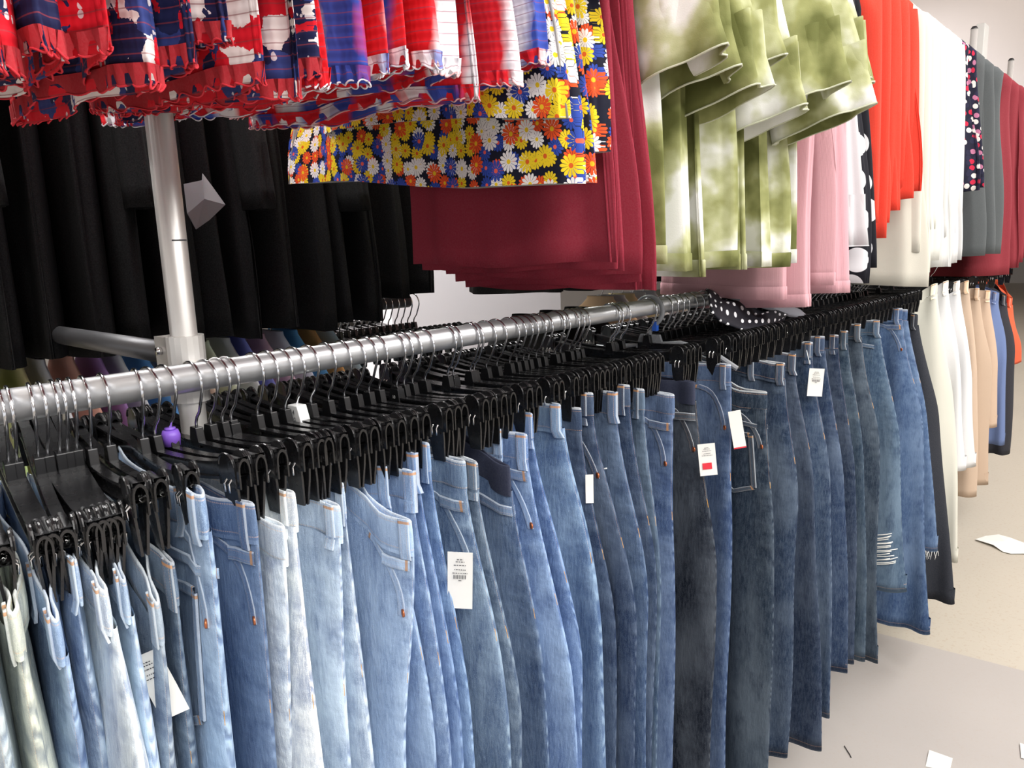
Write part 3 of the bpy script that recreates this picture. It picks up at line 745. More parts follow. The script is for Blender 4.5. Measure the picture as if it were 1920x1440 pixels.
# keep at least 2 cm between neighbouring waistbands
for n in range(1, len(ys)):
    if ys[n] - ys[n - 1] < .019: ys[n] = ys[n - 1] + .019
def wash(c):
    l = .25 * c[0] + .6 * c[1] + .15 * c[2]; k = .95 if l > .2 else .72 if l > .11 else .46
    return tuple(max(l + .80 * (v - l), .004) * k for v in c)
for n, i in enumerate(order):
    px, py, X, col, feat, fl, z0, lab, ex = spec[i]; col = wash(col)
    gap = min(ys[n] - ys[n - 1] if n else .03, ys[n + 1] - ys[n] if n + 1 < len(ys) else .05)
    bt = min(ex.get('bt', .0135), gap * .62)
    r, sf, info = make_jeans(px, py, X, col, lab, fl=fl, z0=z0, feat=feat, seed=i, bt=bt, ytip=ys[n], hem_px=ex.get('hem_px'), bot=BOT.get(i))
    J.append((i, r, sf, info))
    if 'tagbar' in ex:
        q = sf(.004, .175, -1, .012); paper_tag(r, (q[0] - .016, q[1] - .022, q[2] + .068), .031, .074, rz=math.radians(35), tilt=math.radians(3), kind='barcode', lab='white price tag with printed lines and barcode')
        q = sf(.004, .40, -1, .012); t, Mx = paper_tag(r, (q[0] - .015, q[1] - .012, q[2] - .004), .040, .05, rz=math.radians(38), kind='none', name='size_sticker', lab='pale sticker with a red number 14'); text_on('14', .020, Mx, t, M['redink'], (0, -.0012, -.022))
    if 'tagcream' in ex:
        q = sf(.006, .06, -1, .006); paper_tag(r, (q[0] - .022, q[1] - .004, q[2] - .004), .026, .070, rz=math.radians(62), tilt=math.radians(-18), kind='lines', lab='cream paper tag standing out of the waistband')
    if 'tagred' in ex:
        q = sf(.0, .115, -1, .010); paper_tag(r, (q[0] + .008, q[1] - .010, q[2] + .006), .031, .060, rz=math.radians(40), tilt=math.radians(-6), kind='red', lab='paper ticket with red sticker')
    if 'tagwhite' in ex:
        q = sf(.0, .080, -1, .010); paper_tag(r, (q[0] + .002, q[1] - .010, q[2] - .008), .024, .076, rz=math.radians(40), tilt=math.radians(-10), kind='redfoot', lab='blank white paper tag with red foot')
    if 'tagsmall' in ex:
        q = sf(.010, .046, -1, .010); paper_tag(r, (q[0] + .030, q[1] - .014, q[2] - .010), .034, .066, rz=math.radians(35), tilt=math.radians(3), kind='barcode', lab='small white price tag')
        m = MB(); m.tube([q + np.array([.0, -.004, .03]), q + np.array([.012, -.012, -.002])], .0009, 5); m.build('tag_string', M['whiteplastic'], r)
    if 'tagedge' in ex:
        q = sf(.0, .12, -1, .008); paper_tag(r, (q[0] - .006, q[1] - .001, q[2] + .02), .012, .045, rz=math.radians(40), kind='none', lab='edge of a small beige tag')
    if 'thread' in ex:
        for s_ in (.125, .31):
            q = sf(.03, s_, -1, .004); m = MB(); m.tube([q + np.array([-.007, -.002, -.004]), q + np.array([0, -.004, .001]), q + np.array([.006, -.003, .003])], .0011, 6); m.build('thread', M['whiteplastic'], r)
    if 'rip' in ex:
        m = MB(); rg = random.Random(3)
        for k_ in range(16):
            s_ = .62 + .006 * k_ + rg.uniform(-.002, .002)
            a_ = rg.uniform(.01, .03); e_ = rg.uniform(.07, .11)
            m.tube([sf(a_ + (e_ - a_) * j / 5, s_ + .02 * j / 5, -1, .004 + .002 * math.sin(j)) for j in range(6)], .0013, 5)
        m.build('torn_threads', M['paper'], r)
    if 'frayed' in lab:
        m = MB(); rg = random.Random(5)
        for k_ in range(40):
            d_ = rg.uniform(0, .16); q = sf(d_, info['L'] - .002, -1, .001)
            m.tube([q, q + np.array([rg.uniform(-.008, .008), rg.uniform(-.004, .002), -rg.uniform(.008, .03)])], .0008, 4)
        m.build('frayed_hem', M['paper'], r)

# hangers: one under each pair, the others empty between them
jl = {round(h[0], 5): h for h in Hs}
special = {'purple': at(320, 716, .017)[0], 'white': at(563, 679, .017)[0]}
sp_y = {k_: min(hy, key=lambda q: abs(q - v_)) for k_, v_ in special.items()}
def yaw_at(y):
    a = [h for h in Hs if h[0] <= y]; c = [h for h in Hs if h[0] >= y]
    if not a: return min(Hs)[1]
    if not c: return max(Hs)[1]
    a = max(a); c = min(c)
    return a[1] if c[0] == a[0] else a[1] + (c[1] - a[1]) * (y - a[0]) / (c[0] - a[0])
rg = random.Random(11)
for y in hy:
    h = jl.get(round(y, 5)); yaw = h[1] if h else .5 * math.atan2(tipmap(y) - y, .19) + .5 * yaw_at(y)
    sec = 'near the left edge above the light-wash jeans' if y < .6 else 'above the medium blue jeans mid-rail' if y < 1.2 else 'in the dense row above the dark jeans'
    lab = ('black clip hanger gripping jeans, ' if h else 'empty black clip hanger between others, ') + sec
    grp = ('clip hangers gripping jeans ' if h else 'clip hangers squeezed between others ') + sec
    if y == sp_y['purple']: lab = 'black clip hanger with a purple size marker on its hook'; grp = None
    if y == sp_y['white']: lab = 'black clip hanger with a white printed size cap on its neck'; grp = None
    o = place_hanger(y, yaw, lab, grp, roll=0.)
    if tipmap(y) < .27: o.rotation_euler[1] = R_(9)
    if not grp and 'group' in o: del o['group']
    if y == sp_y['purple']:
        m = MB(); m.tube([(0, 0, -.056), (0, 0, -.062), (0, 0, -.074)], [.0085, .0105, .0095], 14); m.tube([(0, 0, -.053), (0, 0, -.056)], .006, 10); m.build('size_marker', M['purple'], o)['label'] = 'purple plastic size marker'
    if y == sp_y['white']:
        m = MB(); m.prism([(-.010, -.056), (.010, -.056), (.018, -.080), (-.018, -.080)], -.0075, .0075); c = m.build('size_cap', M['whiteplastic'], o, smooth=False, bevel=.001); c['label'] = 'white size cap with small print'
        Mx = Matrix.Rotation(0, 4, 'Z'); text_on('14', .009, Mx, c, M['ink'], (0, -.0079, -.068)); text_on('REG', .007, Mx, c, M['ink'], (0, -.0079, -.0765))
    elif h is None and rg.random() < .25 and y < 1.3:
        m = MB(); m.prism([(-.009, -.062), (.009, -.062), (.012, -.082), (-.012, -.082)], -.0062, .0062); c = m.build('size_tab', M['black'], o, smooth=False, bevel=.0008)
        text_on(rg.choice(['14', '12', '10', '8']), .007, Matrix.Identity(4), c, M['whiteplastic'], (0, -.0066, -.076))

# the grey plastic top hanger left on the rail
yg = at(1233, 570, .02)[0]
gh = thing('plastic_hanger', (0, yg, ZR), math.radians(8), 'translucent grey plastic hanger with blue size label hooked over the rail', 'hanger')
m = MB(); R = .030; cz = R0 + .005 - R; pts = [(R * math.cos(a), 0, cz + R * math.sin(a)) for a in np.radians(np.arange(200, -50, -12))]
pts += [(.010, 0, -.040), (.002, 0, -.050), (0, 0, -.062)]
m.tube(pts, [.0052] * len(pts), 10); m.build('hook', M['greyplastic'], gh)
m = MB(); m.prism([(-.020, -.058), (.024, -.058), (.034, -.088), (-.030, -.088)], -.004, .004)
m.tube([(-.026, 0, -.080), (-.08, 0, -.090), (-.15, 0, -.115), (-.19, 0, -.135)], .0055, 8); m.tube([(.026, 0, -.078), (.07, 0, -.074), (.14, 0, -.090), (.19, 0, -.120)], .0055, 8)
m.build('shoulders', M['greyplastic'], gh, smooth=False)
m = MB(); m.box((.0135, 0, -.040), (.010, .012, .020)); m.build('size_label', M['blueplastic'], gh, smooth=False)

# ------------------------------------------------------------------ plain trousers beyond the denim
free = []
def trousers(px, py, hem, col, label, bt, fl=.05, X=.19, seed=0, grp=None, name='trousers'):
    y = at(px, py, X)[0]
    yaw = 0
    h = place_hanger(y, 0, 'black clip hanger holding the ' + label, None)
    if 'group' in h: del h['group']
    free.append(y)
    return make_jeans(px, py, X, col, label, fl=fl, bt=bt, feat='', seed=200 + seed, hem_px=hem, mats=('cloth', 'cloth', 'cloth'), name=name, cat='trousers', group=grp, yh=y)
trousers(1722, 590, (1790, 1130), (.010, .013, .022), 'black flared trousers closing the denim row', .045, fl=.07, seed=1)
trousers(1757, 530, (1800, 1052), (.66, .65, .56), 'cream white trousers hanging lowest right of the black flared pair', .05, seed=2)
trousers(1778, 525, (1812, 880), (.72, .72, .72), 'bright white trousers, nearer of the two alike pairs', .045, seed=3)
trousers(1800, 525, (1830, 875), (.72, .72, .72), 'bright white trousers directly beside the beige ones', .045, seed=4)
trousers(1818, 525, (1832, 930), (.56, .42, .31), 'pale beige trousers first after the white ones', .04, seed=5)
trousers(1838, 540, (1852, 910), (.52, .385, .28), 'tan trousers second after the white ones', .05, seed=6)
trousers(1856, 545, (1868, 800), (.56, .41, .30), 'tan cropped trousers third after the white ones', .06, seed=7)
trousers(1872, 550, (1885, 830), (.13, .19, .38), 'faded blue trousers beyond the tan ones', .08, seed=8)
trousers(1888, 555, (1893, 850), (.012, .012, .02), 'black trousers beyond the faded blue pair', .10, seed=9)
trousers(1899, 560, (1912, 680), (.70, .10, .03), 'orange shorts at the far right end of the lower rail', .12, fl=.03, seed=10, name='shorts')

# ------------------------------------------------------------------ upper row garments
top_h = bpy.data.objects.new('top_hanger', None); link(top_h); top_used = False
m = MB(); R = .0245; cz = R0 + .0016 - R
m.tube([(R * math.cos(a), 0, cz + R * math.sin(a)) for a in np.radians(np.arange(205, -42, -13))] + [(.006, 0, -.044), (0, 0, -.055), (0, 0, -.066)], .00165, 6); m.build('hook', M['chrome'], top_h)
m = MB(); m.tube([(-.155, 0, -.165), (-.12, 0, -.125), (-.05, 0, -.080), (0, 0, -.064), (.05, 0, -.080), (.12, 0, -.125), (.155, 0, -.165)], .005, 8); m.build('shoulders', M['black'], top_h)
def place_top_hanger(y, x, z, yaw, what):
    global top_used
    o = copy_tree(top_h) if top_used else top_h; top_used = True
    o.location = (x, y, z); o.rotation_euler = (0, 0, yaw)
    tag(o, 'black shoulder hanger inside ' + ('one of the ' + what[1:] if what[0] == '*' else 'the ' + what), 'hanger', 'hangers inside the ' + what.strip('*'))

def make_top(name, y, label, cat, mat, col=(.5, .5, .5), hem=.29, xw=(.25, .22), bt=.02, flare=.04, folds=(30, .35), seed=0, sleeve=None, edge=None, group=None, xr=0., zr=ZR + .90, yaw=0., part='body', hemtilt=0., tier=None, neck=-.07, hang=None, hemband=False, lining=None, ruffle=None, wide=0.):
    """hem: height above the lower rail of the bottom edge. local z=0 at the upper rail"""
    if wide and neck == -.07: neck = -.045
    rng = np.random.RandomState(seed + 50); ph = rng.uniform(0, 6.28, 6)
    root = thing(name, (xr, y, zr), yaw, label, cat, group)
    zh = hem - .90 if zr > ZR + .5 else hem
    L = neck - zh
    def halfw(s, side):
        base = xw[0] if side > 0 else xw[1]
        sh = .060 + (.115 + wide) * sstep(.0, .10, s) + (.02 if not wide else .0) * sstep(.08, .16, s)
        return sh + (base - (.195 if not wide else .175 + wide)) * sstep(.14, L, s) + .004 * np.sin(11 * s + ph[4])
    def ring(s, inset=0.):
        n = 88; a = np.linspace(0, 2 * math.pi, n, endpoint=False); c = np.cos(a); sn = np.sin(a)
        hw = np.where(c >= 0, halfw(s, 1), halfw(s, -1)) - inset
        x = hw * np.sign(c) * np.abs(c) ** .85
        k = sstep(.06, .35 * L + .1, s)
        B = bt * (.55 + .45 * k)
        e = (1 - np.minimum(np.abs(c), 1) ** 3.0) ** .5
        f = folds[1] * bt * k
        yy = np.sign(sn) * (B * e - inset) + f * (np.sin(folds[0] * x + ph[0] + s) + .6 * np.sin(folds[0] * 1.9 * x + ph[1] - 1.5 * s)) + np.sign(sn) * f * .5 * np.sin(folds[0] * 1.3 * x + ph[2])
        x = x + .006 * k * np.sin(ph[3] + 9 * a)
        z = neck - s - hemtilt * (x - .25) * sstep(.3 * L, L, s) + .004 * k * np.sin(folds[0] * .6 * x + ph[5]) - .03 * (1 - sstep(0, .10, s)) * 0
        return np.stack([x, yy, z], 1)
    ss = np.concatenate([[0, .01, .03, .05, .075, .10, .13], np.linspace(.16, L, 18)])
    rows = [ring(s) for s in ss]; UV = []
    ref = rows[-1]; ar = np.concatenate([[0], np.cumsum(np.linalg.norm(np.diff(ref[:, :2], axis=0), axis=1))])
    ar = np.where(ar > ar[-1] / 2, ar - ar[-1], ar) + seed * .37
    for s in ss: UV.append([(q, s) for q in ar])
    # inner face
    inn = []; iuv = []
    for s, ins in ((L, .0), (L, .0022), (L * .8, .0022), (L * .5, .0022)):
        inn.append(ring(s, ins)); iuv.append([(q, s) for q in ar])
    if lining:
        m = MB(); m.grid(inn, True, iuv, iuv); m.build('lining', M['cloth'], root, color=lining)
    else:
        rows += inn[1:]; UV += iuv[1:]
    m = MB(); m.grid(rows, True, UV, UV); m.build(part, M[mat], root, color=col)
    if hemband:
        rws = [ring(L - .028, -.0008), ring(L - .026, -.0016), ring(L + .001, -.0016), ring(L + .001, .003)]
        m = MB(); m.grid(rws, True, [[(q, v_) for q in ar] for v_ in (0, .002, .028, .03)]); m.build('hem_band', M[mat], root, color=col)
    if edge:
        r = ring(L); P = []
        for j in range(len(r)):
            for q in range(4):
                p = r[j] + (r[(j + 1) % len(r)] - r[j]) * q / 4; P.append(p)
        P = np.array(P); nn = len(P); kk = np.arange(nn)
        P[:, 2] += .0022 * np.sin(kk * 2 * math.pi / 11 + ph[1]) * (1 + .5 * np.sin(kk * .13)); P[:, 1] += .0020 * np.cos(kk * 2 * math.pi / 11 + ph[2]); P[:, 0] += .0015 * np.cos(kk * 2 * math.pi / 17)
        top = ring(L - .016, -.0016).repeat(4, axis=0)
        m = MB(); m.grid([top, P], True, [[(q, L - .016) for q in ar.repeat(4)], [(q, L) for q in ar.repeat(4)]]); m.build('ruffle', M['cloth' if ruffle else mat], root, color=ruffle or col)
        m = MB(); m.tube([Vector(p) for p in P] + [Vector(P[0])], .0009, 5, cap=False); m.build('overlocked_edge', M['cloth'], root, color=edge)
    for sl in (sleeve or []):
        # sleeve: dict z_end, x_end, r0, r1, y
        x0, z0_ = .165 * sl.get('side', 1), -.16; x1 = sl['x']; z1 = sl['z'] - .90 if zr > ZR + .5 else sl['z']; n = 40
        rws = []; uvs = []
        N = 14
        for i in range(N + 1):
            t_ = i / N; cx = x0 + (x1 - x0) * (t_ ** .8); cz_ = z0_ + (z1 - z0_) * t_
            ra = sl['r0'] + (sl['r1'] - sl['r0']) * t_ ** sl.get('pw', 1.3); a = np.linspace(0, 2 * math.pi, n, endpoint=False)
            rb = ra * sl.get('flat', .35)
            rip = 1 + sl.get('rip', .12) * t_ * np.sin(5 * a + ph[2])
            dx = ra * np.cos(a) * rip; dy = rb * np.sin(a) * rip + sl.get('dy', 0) * t_
            dz = -sl.get('slant', .0) * dx * t_
            rws.append(np.stack([cx + dx, dy, cz_ + dz + .0 * a], 1)); uvs.append([((q_ if q_ < math.pi else q_ - 2 * math.pi) * .05 + seed * .2, t_ * .45) for q_ in a])
        last = rws[-1]; cn = last.mean(0)
        for f_, dz in ((.95, 0), (.85, .04), (.75, .12)):
            q = cn + (last - cn) * f_; q[:, 2] += dz; rws.append(q); uvs.append([(e_[0], .45 + dz) for e_ in uvs[N]])
        m = MB(); m.grid(rws, True, uvs, uvs); so = m.build('sleeve', M[mat], root, color=col)
        if sl.get('cuff'):
            c_ = rws[N]; cc = c_.mean(0); m = MB(); m.tube([Vector(p) for p in c_] + [Vector(c_[0])], sl.get('cuffr', .0012), 6, cap=False); m.build('cuff', M['cloth'], so, color=sl['cuff'])
    if hang is None: hang = True
    if hang: place_top_hanger(y, xr, zr, yaw, '*' + group if group else ' '.join(label.split()[:6]))
    return root
ORD = ['first', 'second', 'third', 'fourth', 'fifth', 'sixth', 'seventh', 'eighth', 'ninth', 'tenth', 'eleventh', 'twelfth', 'thirteenth', 'fourteenth', 'fifteenth', 'sixteenth', 'seventeenth', 'eighteenth', 'nineteenth', 'twentieth', 'twenty-first', 'twenty-second', 'twenty-third', 'twenty-fourth', 'twenty-fifth']
def Yx(px, py, x=.25): return at(px, py, x)
def frontal(lst, dmin=.024):
    """(px, py) of each front hem corner at x = .25 -> [(y, hem)] kept apart"""
    out = []
    for px, py in lst:
        y, z = at(px, py, .25)
        if out and y < out[-1][0] + dmin: y = out[-1][0] + dmin
        out.append((y, z))
    return out
RED = (.62, .01, .02)
# A patterned smocked tops
A = frontal([(-60, 118), (10, 128), (75, 100), (165, 95), (240, 150), (322, 104), (388, 78), (440, 150), (520, 166), (560, 130)], .030)
for i, (y, h) in enumerate(A):
    sl = [dict(x=.255, z=h + .13, r0=.035, r1=.045, flat=.42, rip=.22, cuff=(.60, .02, .03), slant=.3)] if i in (1, 4, 7, 8) else []
    make_top('smocked_top', y, 'red, navy and white patchwork-print smocked top, %s from the left' % ORD[i], 'top', 'patch', hem=h, xw=(.245, .08 + .03 * (i % 3)), bt=.017, folds=(24, .36), seed=i, edge=(.60, .015, .03), group='patchwork-print smocked tops', sleeve=sl, hemtilt=.06, ruffle=(.42, .010, .020))
# B red white blue
B_ = frontal([(610, 152), (677, 156), (723, 142), (775, 115), (822, 127), (868, 145), (900, 181), (974, 160), (1031, 117)], .026)
for i, (y, h) in enumerate(B_):
    ec = (.74, .70, .74) if i < 5 else (.75, .42, .42)
    sl = [dict(x=.25, z=h + .13, r0=.035, r1=.043, flat=.45, rip=.25, cuff=(.8, .6, .58), slant=.2)] if i in (1, 4, 6) else []
    make_top('smocked_top', y, 'red, white and blue dyed smocked top with ruffled hem, %s from the left' % ORD[i], 'top', 'rwb', hem=h, xw=(.245, .24), bt=.017, folds=(28, .34), seed=20 + i, edge=ec, group='red white and blue smocked tops', sleeve=sl, hemtilt=.05)
# C daisies
C_ = frontal([(1062, 215), (1085, 350), (1118, 348), (1134, 288)], .024)
for i, (y, h) in enumerate(C_):
    make_top('daisy_blouse', y, 'black blouse printed with yellow, white, orange and blue daisies, %s from the left' % ORD[i], 'blouse', 'daisy', hem=h, xw=(.25, (.28, .42, .30, .40)[i]), bt=.018, folds=(20, .40), seed=40 + i, group='daisy print blouses', hemtilt=.085, sleeve=[dict(x=.262, z=h + .20, r0=.05, r1=.050, flat=.3, slant=.4)] if i == 3 else [], lining=(.42, .40, .38))
# D burgundy
BG = (.27, .009, .030)
for i, (y, h) in enumerate([(.872, .108), (.888, .104), (.904, .098), (.920, .088), (.936, .078), (.951, .070), (.967, .066)]):
    make_top('burgundy_dress', y, 'plain burgundy flared dress, %s from the left in its group' % ORD[i], 'dress', 'cloth', BG, hem=h, xw=(.252 - .006 * (i % 3), .185 - .012 * i), bt=.0085, folds=(30, .60), seed=60 + i, group='burgundy dresses')
# E olive tie dye
TE = [(1.03, .10, .375), (1.10, .09, .36), (1.17, .08, .345), (1.25, .085, .40), (1.33, .078, .330), (1.41, .085, .37), (1.49, .082, .34), (1.57, .085, .40)]
for i, (y, h, zs) in enumerate(TE):
    sl = [dict(x=(.245 if i % 2 == 0 else .225) + (.05 if i > 4 else 0), z=zs, r0=.060 + (.03 if i > 4 else 0), r1=.088, flat=.46, rip=.14, slant=-.30, pw=1.6, cuff=(.55, .56, .42), cuffr=.0016)]
    make_top('tie_dye_dress', y, 'olive and white tie-dye dress with flared sleeve, %s from the left in its group' % ORD[i], 'dress', 'tiedye', hem=h, xw=(.235, .13), bt=.028, folds=(20, .50), seed=80 + i, group='olive tie-dye dresses', sleeve=sl, hemband=True)
# F pink
PK = (.66, .36, .40)
for i, (y, h, x0) in enumerate([(1.63, .005, .17), (1.69, -.022, .20), (1.76, .030, .235), (1.83, .000, .24)]):
    make_top('pink_sweater', y, 'dusty pink ribbed sweater, %s from the left of the pink ones' % ORD[i], 'sweater', 'knit', PK, hem=h, xw=(x0 + .01, .12), bt=.026, folds=(18, .32), seed=100 + i, group='pink sweaters', hemband=True, sleeve=[dict(x=.205, z=h + .05, r0=.045, r1=.030, flat=.5)] if i in (2, 3) else [])
# G white lace and black dots
make_top('lace_blouse', 1.895, 'white and grey lace blouse between the pink sweaters and polka-dot dress', 'blouse', 'cloth', (.62, .61, .63), hem=.17, xw=(.20, .12), bt=.022, seed=120, folds=(45, .4), edge=(.7, .7, .72), sleeve=[dict(x=.215, z=.11, r0=.02, r1=.045, flat=.5, rip=.25, cuff=(.8, .8, .82))])
make_top('polka_dot_dress', 1.95, 'black dress with large white polka dots, nearer of the two', 'dress', 'polkabig', hem=.02, xw=(.262, .15), bt=.022, seed=121, folds=(18, .3))
make_top('polka_dot_dress', 2.005, 'black dress with large white polka dots touching the red-orange tops', 'dress', 'polkabig', hem=.05, xw=(.262, .15), bt=.022, seed=122, folds=(18, .3))
# I red-orange
for i, (y, h, x0) in enumerate([(2.065, .145, .22), (2.14, .165, .235), (2.22, .20, .245), (2.30, .23, .25), (2.385, .25, .25)]):
    make_top('red_sweater', y, 'bright red-orange fine knit sweater, %s from the left in its group' % ORD[i], 'sweater', 'knit', (.76, .045, .018), hem=h, xw=(x0, .14), bt=.028, seed=130 + i, folds=(16, .3), group='red-orange sweaters', wide=.03, sleeve=[dict(x=.205, z=h + (-.04 if i == 1 else .02), r0=.05, r1=.034, flat=.5)])
# J white
for i, (y, h, c) in enumerate([(2.46, -.02, (.64, .62, .53)), (2.53, .02, (.65, .64, .56)), (2.61, .045, (.66, .66, .60)), (2.69, .03, (.66, .66, .62)), (2.77, .02, (.66, .66, .64)), (2.86, .03, (.66, .66, .65)), (2.95, .035, (.66, .66, .65))]):
    make_top('white_top', y, '%s plain top, %s from the left in the white group' % ('cream' if i < 2 else 'white', ORD[i]), 'top', 'cloth', c, hem=h, xw=(.25 if i else .26, .14), bt=.030, seed=150 + i, folds=(26, .50), group='white and cream tops', wide=.03, sleeve=[dict(x=.205, z=h + .10, r0=.05, r1=.038, flat=.6)])
# K floral, L grey, M dark red
for i, y in enumerate((3.06, 3.16)):
    make_top('floral_blouse', y, 'dark blouse with red and cream flowers, %s after the white tops' % ORD[i], 'blouse', 'floral', hem=.27 if i == 0 else .29, xw=(.26, .14), bt=.036, seed=170 + i, folds=(20, .4), group='dark floral blouses', wide=.03)
for i, y in enumerate((3.30, 3.48, 3.68)):
    make_top('grey_top', y, 'charcoal grey soft top, %s after the floral blouses' % ORD[i], 'top', 'cloth', (.085, .095, .098), hem=.04, xw=(.25, .14), bt=.06, seed=180 + i, folds=(14, .35), group='charcoal grey tops', wide=.03)
for i, y in enumerate((3.86, 4.04, 4.24, 4.46)):
    make_top('dark_red_top', y, 'dark red textured top, %s after the grey tops' % ORD[i], 'top', 'knit', (.24, .014, .026), hem=-.06 + .02 * i, xw=(.25, .14), bt=.065, seed=190 + i, folds=(14, .35), group='dark red tops', wide=.03)

# the polka dot blouse fallen over the lower hangers
def fallen():
    A0 = [(1322, 545), (1352, 553), (1385, 563), (1420, 574), (1450, 584), (1478, 590)]
    B0 = [(1332, 585), (1352, 606), (1385, 618), (1420, 624), (1448, 618), (1470, 606)]
    def pt(q, X): y, z = at(q[0], q[1], X); return np.array([X, y, z])
    y0 = at(1340, 560, .02)[0]; root = thing('polka_dot_blouse', (0, y0, ZR), 0, 'black blouse with small white dots slumped over the rail under the pink sweaters', 'blouse')
    o_ = np.array([0, y0, 0]); rows = []; UV = []; n = 30; k = 14
    def samp(L, t):
        t *= len(L) - 1; i = min(int(t), len(L) - 2); f = t - i
        return (L[i][0] * (1 - f) + L[i + 1][0] * f, L[i][1] * (1 - f) + L[i + 1][1] * f)
    for j in range(k + 1):
        v = j / k; row = []; uvr = []
        for i in range(n + 1):
            u = i / n
            a = pt(samp(A0, u), -.01 + .03 * u); b = pt(samp(B0, u), .14)
            p = a * (1 - v) + b * v; p[2] += .012 * math.sin(math.pi * v) + .006 * math.sin(14 * u + 6 * v) * math.sin(math.pi * v)
            row.append(p - o_); uvr.append((u * .62, v * .2))
        rows.append(row); UV.append(uvr)
    m = MB(); m.grid(rows, False, UV, UV); o = m.build('body', M['polka'], root, fix=False)
    sm = o.modifiers.new('t', 'SOLIDIFY'); sm.thickness = .004
    m = MB(); rws = []
    for i in range(n + 1):
        p = rows[0][i]; wv = .004 * math.sin(9 * i / n)
        rws.append([p + np.array([.058, -.004, -.016]), p + np.array([.060, -.006, -.008 + wv]), p + np.array([.034, -.006, .012 + wv]), p + np.array([.004, .002, .016 + wv]), p + np.array([-.022, .008, .006])])
    m.grid(rws); o = m.build('collar', M['cloth'], root, color=(.22, .22, .25), fix=False); o['label'] = 'grey turned-out lining of the blouse'
    sm = o.modifiers.new('t', 'SOLIDIFY'); sm.thickness = .003
fallen()

# ------------------------------------------------------------------ rear rack: black garments above, bright tops below
XB = -.72
for i, y in enumerate(np.arange(-.12, 1.46, .072)):
    h = [-.022, -.015, -.025, -.01, -.02, -.015][i % 6]
    if y > 1.24: h = .20
    elif y > 1.10: h = .03
    make_top('black_dress', y, 'black garment in the shadowed rear row, %s from the left' % ORD[i], 'dress', 'blackcloth', hem=h, xw=(.23, .22), bt=.030, seed=300 + i, folds=(22, .3), group='black garments on the rear upper rail', xr=XB, sleeve=[dict(x=.25, z=.22, r0=.05, r1=.045, flat=.5)] if i % 3 == 0 else [], hang=False)
Y1 = at(1062, 600, XB + .2)[0]
for i, y in enumerate(np.arange(Y1, 4.4, .16)):
    make_top('black_dress', y, 'black garment behind the burgundy and tie-dye dresses, %s of the rear group' % ORD[i], 'dress', 'blackcloth', hem=-.005, xw=(.20, .20), bt=.06, seed=340 + i, folds=(22, .3), group='black garments on the far rear rail', xr=XB, hang=False)
# paper tag among the black clothes
q = at(372, 335, -.44)
t = thing('paper_tag', (-.44, q[0], ZR + q[1]), 0, 'crumpled grey-white paper tag sticking out among the black garments beside the post', 'tag')
m = MB(); pr = []
for a, b_ in ((345, 345), (378, 338), (382, 325), (400, 352), (421, 384), (395, 412), (368, 430), (350, 400)):
    yy, zz = at(a, b_, -.44); pr.append((yy - q[0], zz - q[1]))
n = len(pr); c_ = (sum(p[0] for p in pr) / n, sum(p[1] for p in pr) / n)
V = [(.004 * math.sin(i * 2.1), p[0], p[1]) for i, p in enumerate(pr)] + [(.006, c_[0], c_[1])] + [(-.002 + .004 * math.sin(i * 2.1), p[0], p[1]) for i, p in enumerate(pr)] + [(.004, c_[0], c_[1])]
Fs = [(i, (i + 1) % n, n) for i in range(n)] + [(n + 1 + (i + 1) % n, n + 1 + i, 2 * n + 1) for i in range(n)] + [(i, n + 1 + i, n + 1 + (i + 1) % n, (i + 1) % n) for i in range(n)]
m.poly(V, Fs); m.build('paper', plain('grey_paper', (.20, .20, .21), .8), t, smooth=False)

# rear lower rail: bright tops on black hangers, necklines showing
cols = [(.18, .75, .12), (.65, .05, .30), (.55, .75, .30), (.80, .70, .35), (.80, .80, .85), (.85, .45, .35), (.45, .25, .60), (.80, .82, .84), (.12, .35, .75), (.80, .75, .80), (.82, .60, .45), (.75, .82, .60),
        (.78, .78, .80), (.25, .28, .75), (.85, .55, .65), (.75, .80, .90), (.15, .45, .80), (.90, .45, .15), (.60, .80, .90), (.6, .05, .05), (.75, .35, .6)]
cn = ['green', 'magenta', 'lime', 'straw yellow', 'white', 'coral', 'violet', 'off-white', 'blue', 'pale lilac', 'peach', 'pale green', 'light grey', 'royal blue', 'rose', 'ice blue', 'azure', 'orange', 'sky blue', 'red', 'mauve']
i = 0; y = .24
while y < 1.02:
    c = cols[i % len(cols)]; nm = cn[i % len(cn)]
    make_top('bright_top', y, nm + ' top on the rear lower rail, %s from the left' % ORD[i], 'top', 'cloth', c, hem=-.50, xw=(.20, .20), bt=.015, seed=400 + i, folds=(25, .3), group='bright tops on the rear lower rail', xr=XB + .0, zr=ZR, neck=-.035, hang=True)
    y += .046 if i % 3 else .036; i += 1
y = 1.03; k = 0
while y < 1.32:
    place_hanger(y, rg.uniform(-.08, .08), 'black clip hanger on the rear rail left of the white column', 'rear rail clip hangers left of the white column', x=XB); y += .022
for i2, y in enumerate([at(q_, 540, XB)[0] for q_ in (1125, 1145, 1165, 1185, 1205, 1225)]):
    make_top('bright_top', y, ['peach', 'white', 'straw yellow', 'off-white', 'pale grey', 'cream'][i2] + ' top on the rear rail glimpsed below the burgundy dresses', 'top', 'cloth', [(.85, .6, .35), (.8, .8, .8), (.8, .7, .4), (.8, .8, .78), (.6, .6, .62), (.8, .78, .65)][i2], hem=-.75, xw=(.2, .2), bt=.018, seed=440 + i2, xr=XB, zr=ZR, neck=-.05)
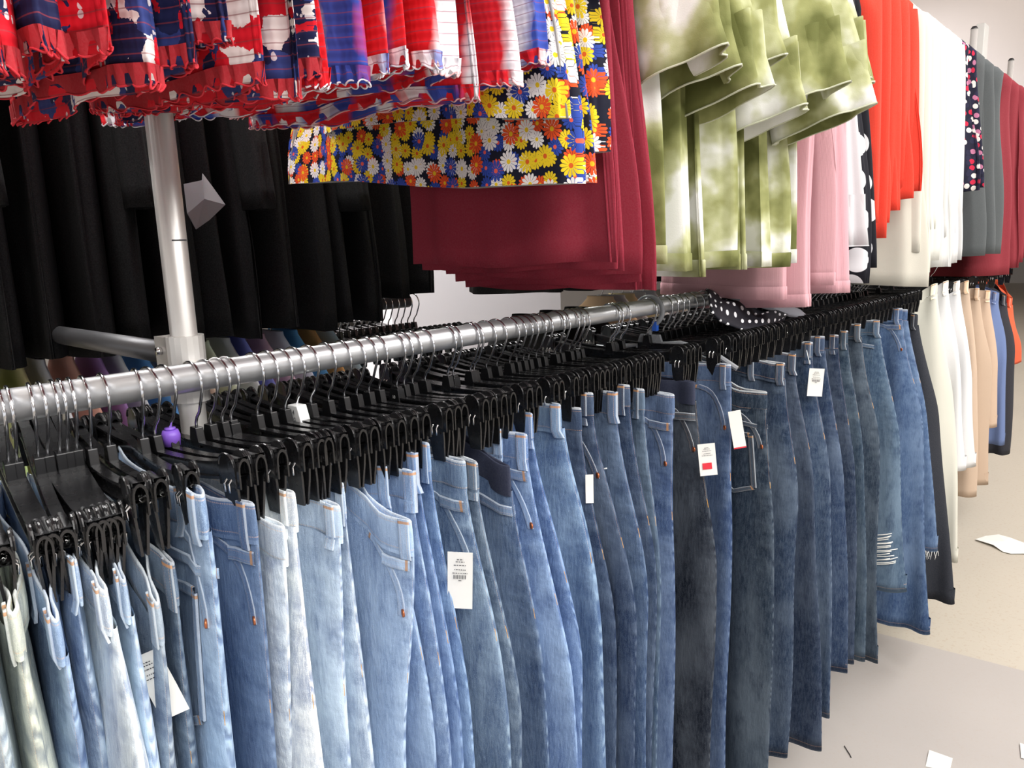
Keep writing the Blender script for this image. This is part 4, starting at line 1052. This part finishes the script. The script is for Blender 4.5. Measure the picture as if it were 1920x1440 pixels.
for i2, y in enumerate(np.arange(Y1 + .05, 4.6, .14)):
    make_top('black_skirt', y, 'black garment on the rear lower rail past the white column, %s from the left' % ORD[i2], 'skirt', 'blackcloth', hem=-.85, xw=(.2, .2), bt=.04, seed=480 + i2, group='black garments far along the rear lower rail', xr=XB, zr=ZR, neck=-.08, hang=False)

# ------------------------------------------------------------------ litter on the floor
def flat_litter(name, pts, label, cat, z=.0, mat='paper', crumple=.006):
    cx = sum(p[0] for p in pts) / len(pts); cy = sum(p[1] for p in pts) / len(pts)
    root_loc = (cx, cy, z); m = MB(); n = len(pts); rg_ = random.Random(len(label))
    V = [(x - cx, y - cy, .001 + rg_.uniform(0, crumple)) for x, y in pts] + [(0, 0, crumple * 1.5)]
    V += [(a, b_, c - .0008) for a, b_, c in V]
    k_ = n + 1; Fs = [(i, (i + 1) % n, n) for i in range(n)] + [(k_ + (i + 1) % n, k_ + i, k_ + n) for i in range(n)] + [(i, k_ + i, k_ + (i + 1) % n, (i + 1) % n) for i in range(n)]
    m.poly(V, Fs); o = m.build(name, M[mat], smooth=False); o.location = root_loc
    return tag(o, label, cat)
flat_litter('crumpled_paper', [floor_at(a, b_) for a, b_ in ((1828, 1014), (1848, 1006), (1872, 1005), (1892, 1012), (1930, 1022), (1935, 1040), (1895, 1040), (1880, 1036), (1862, 1026))], 'white crumpled paper lying on the beige floor at the right', 'litter', crumple=.012)
flat_litter('paper_scrap', [floor_at(a, b_) for a, b_ in ((1742, 1411), (1786, 1426), (1780, 1450), (1735, 1440))], 'small white paper scrap on the grey floor sheet at the bottom of the photo', 'litter', .004, crumple=.004)
flat_litter('paper_scrap', [floor_at(a, b_) for a, b_ in ((1912, 1398), (1935, 1405), (1935, 1430), (1914, 1425))], 'white paper scrap at the lower right corner of the photo', 'litter', .004, crumple=.004)
a_ = [floor_at(x, y) for x, y in ((1583, 1402), (1588, 1410), (1593, 1418), (1596, 1424))]
m = MB(); m.tube([(x - a_[0][0], y - a_[0][1], .0015) for x, y in a_], .0012, 5); o = m.build('thread_scrap', M['black']); o.location = (a_[0][0], a_[0][1], .0045); tag(o, 'dark thread lying on the grey floor sheet', 'thread')
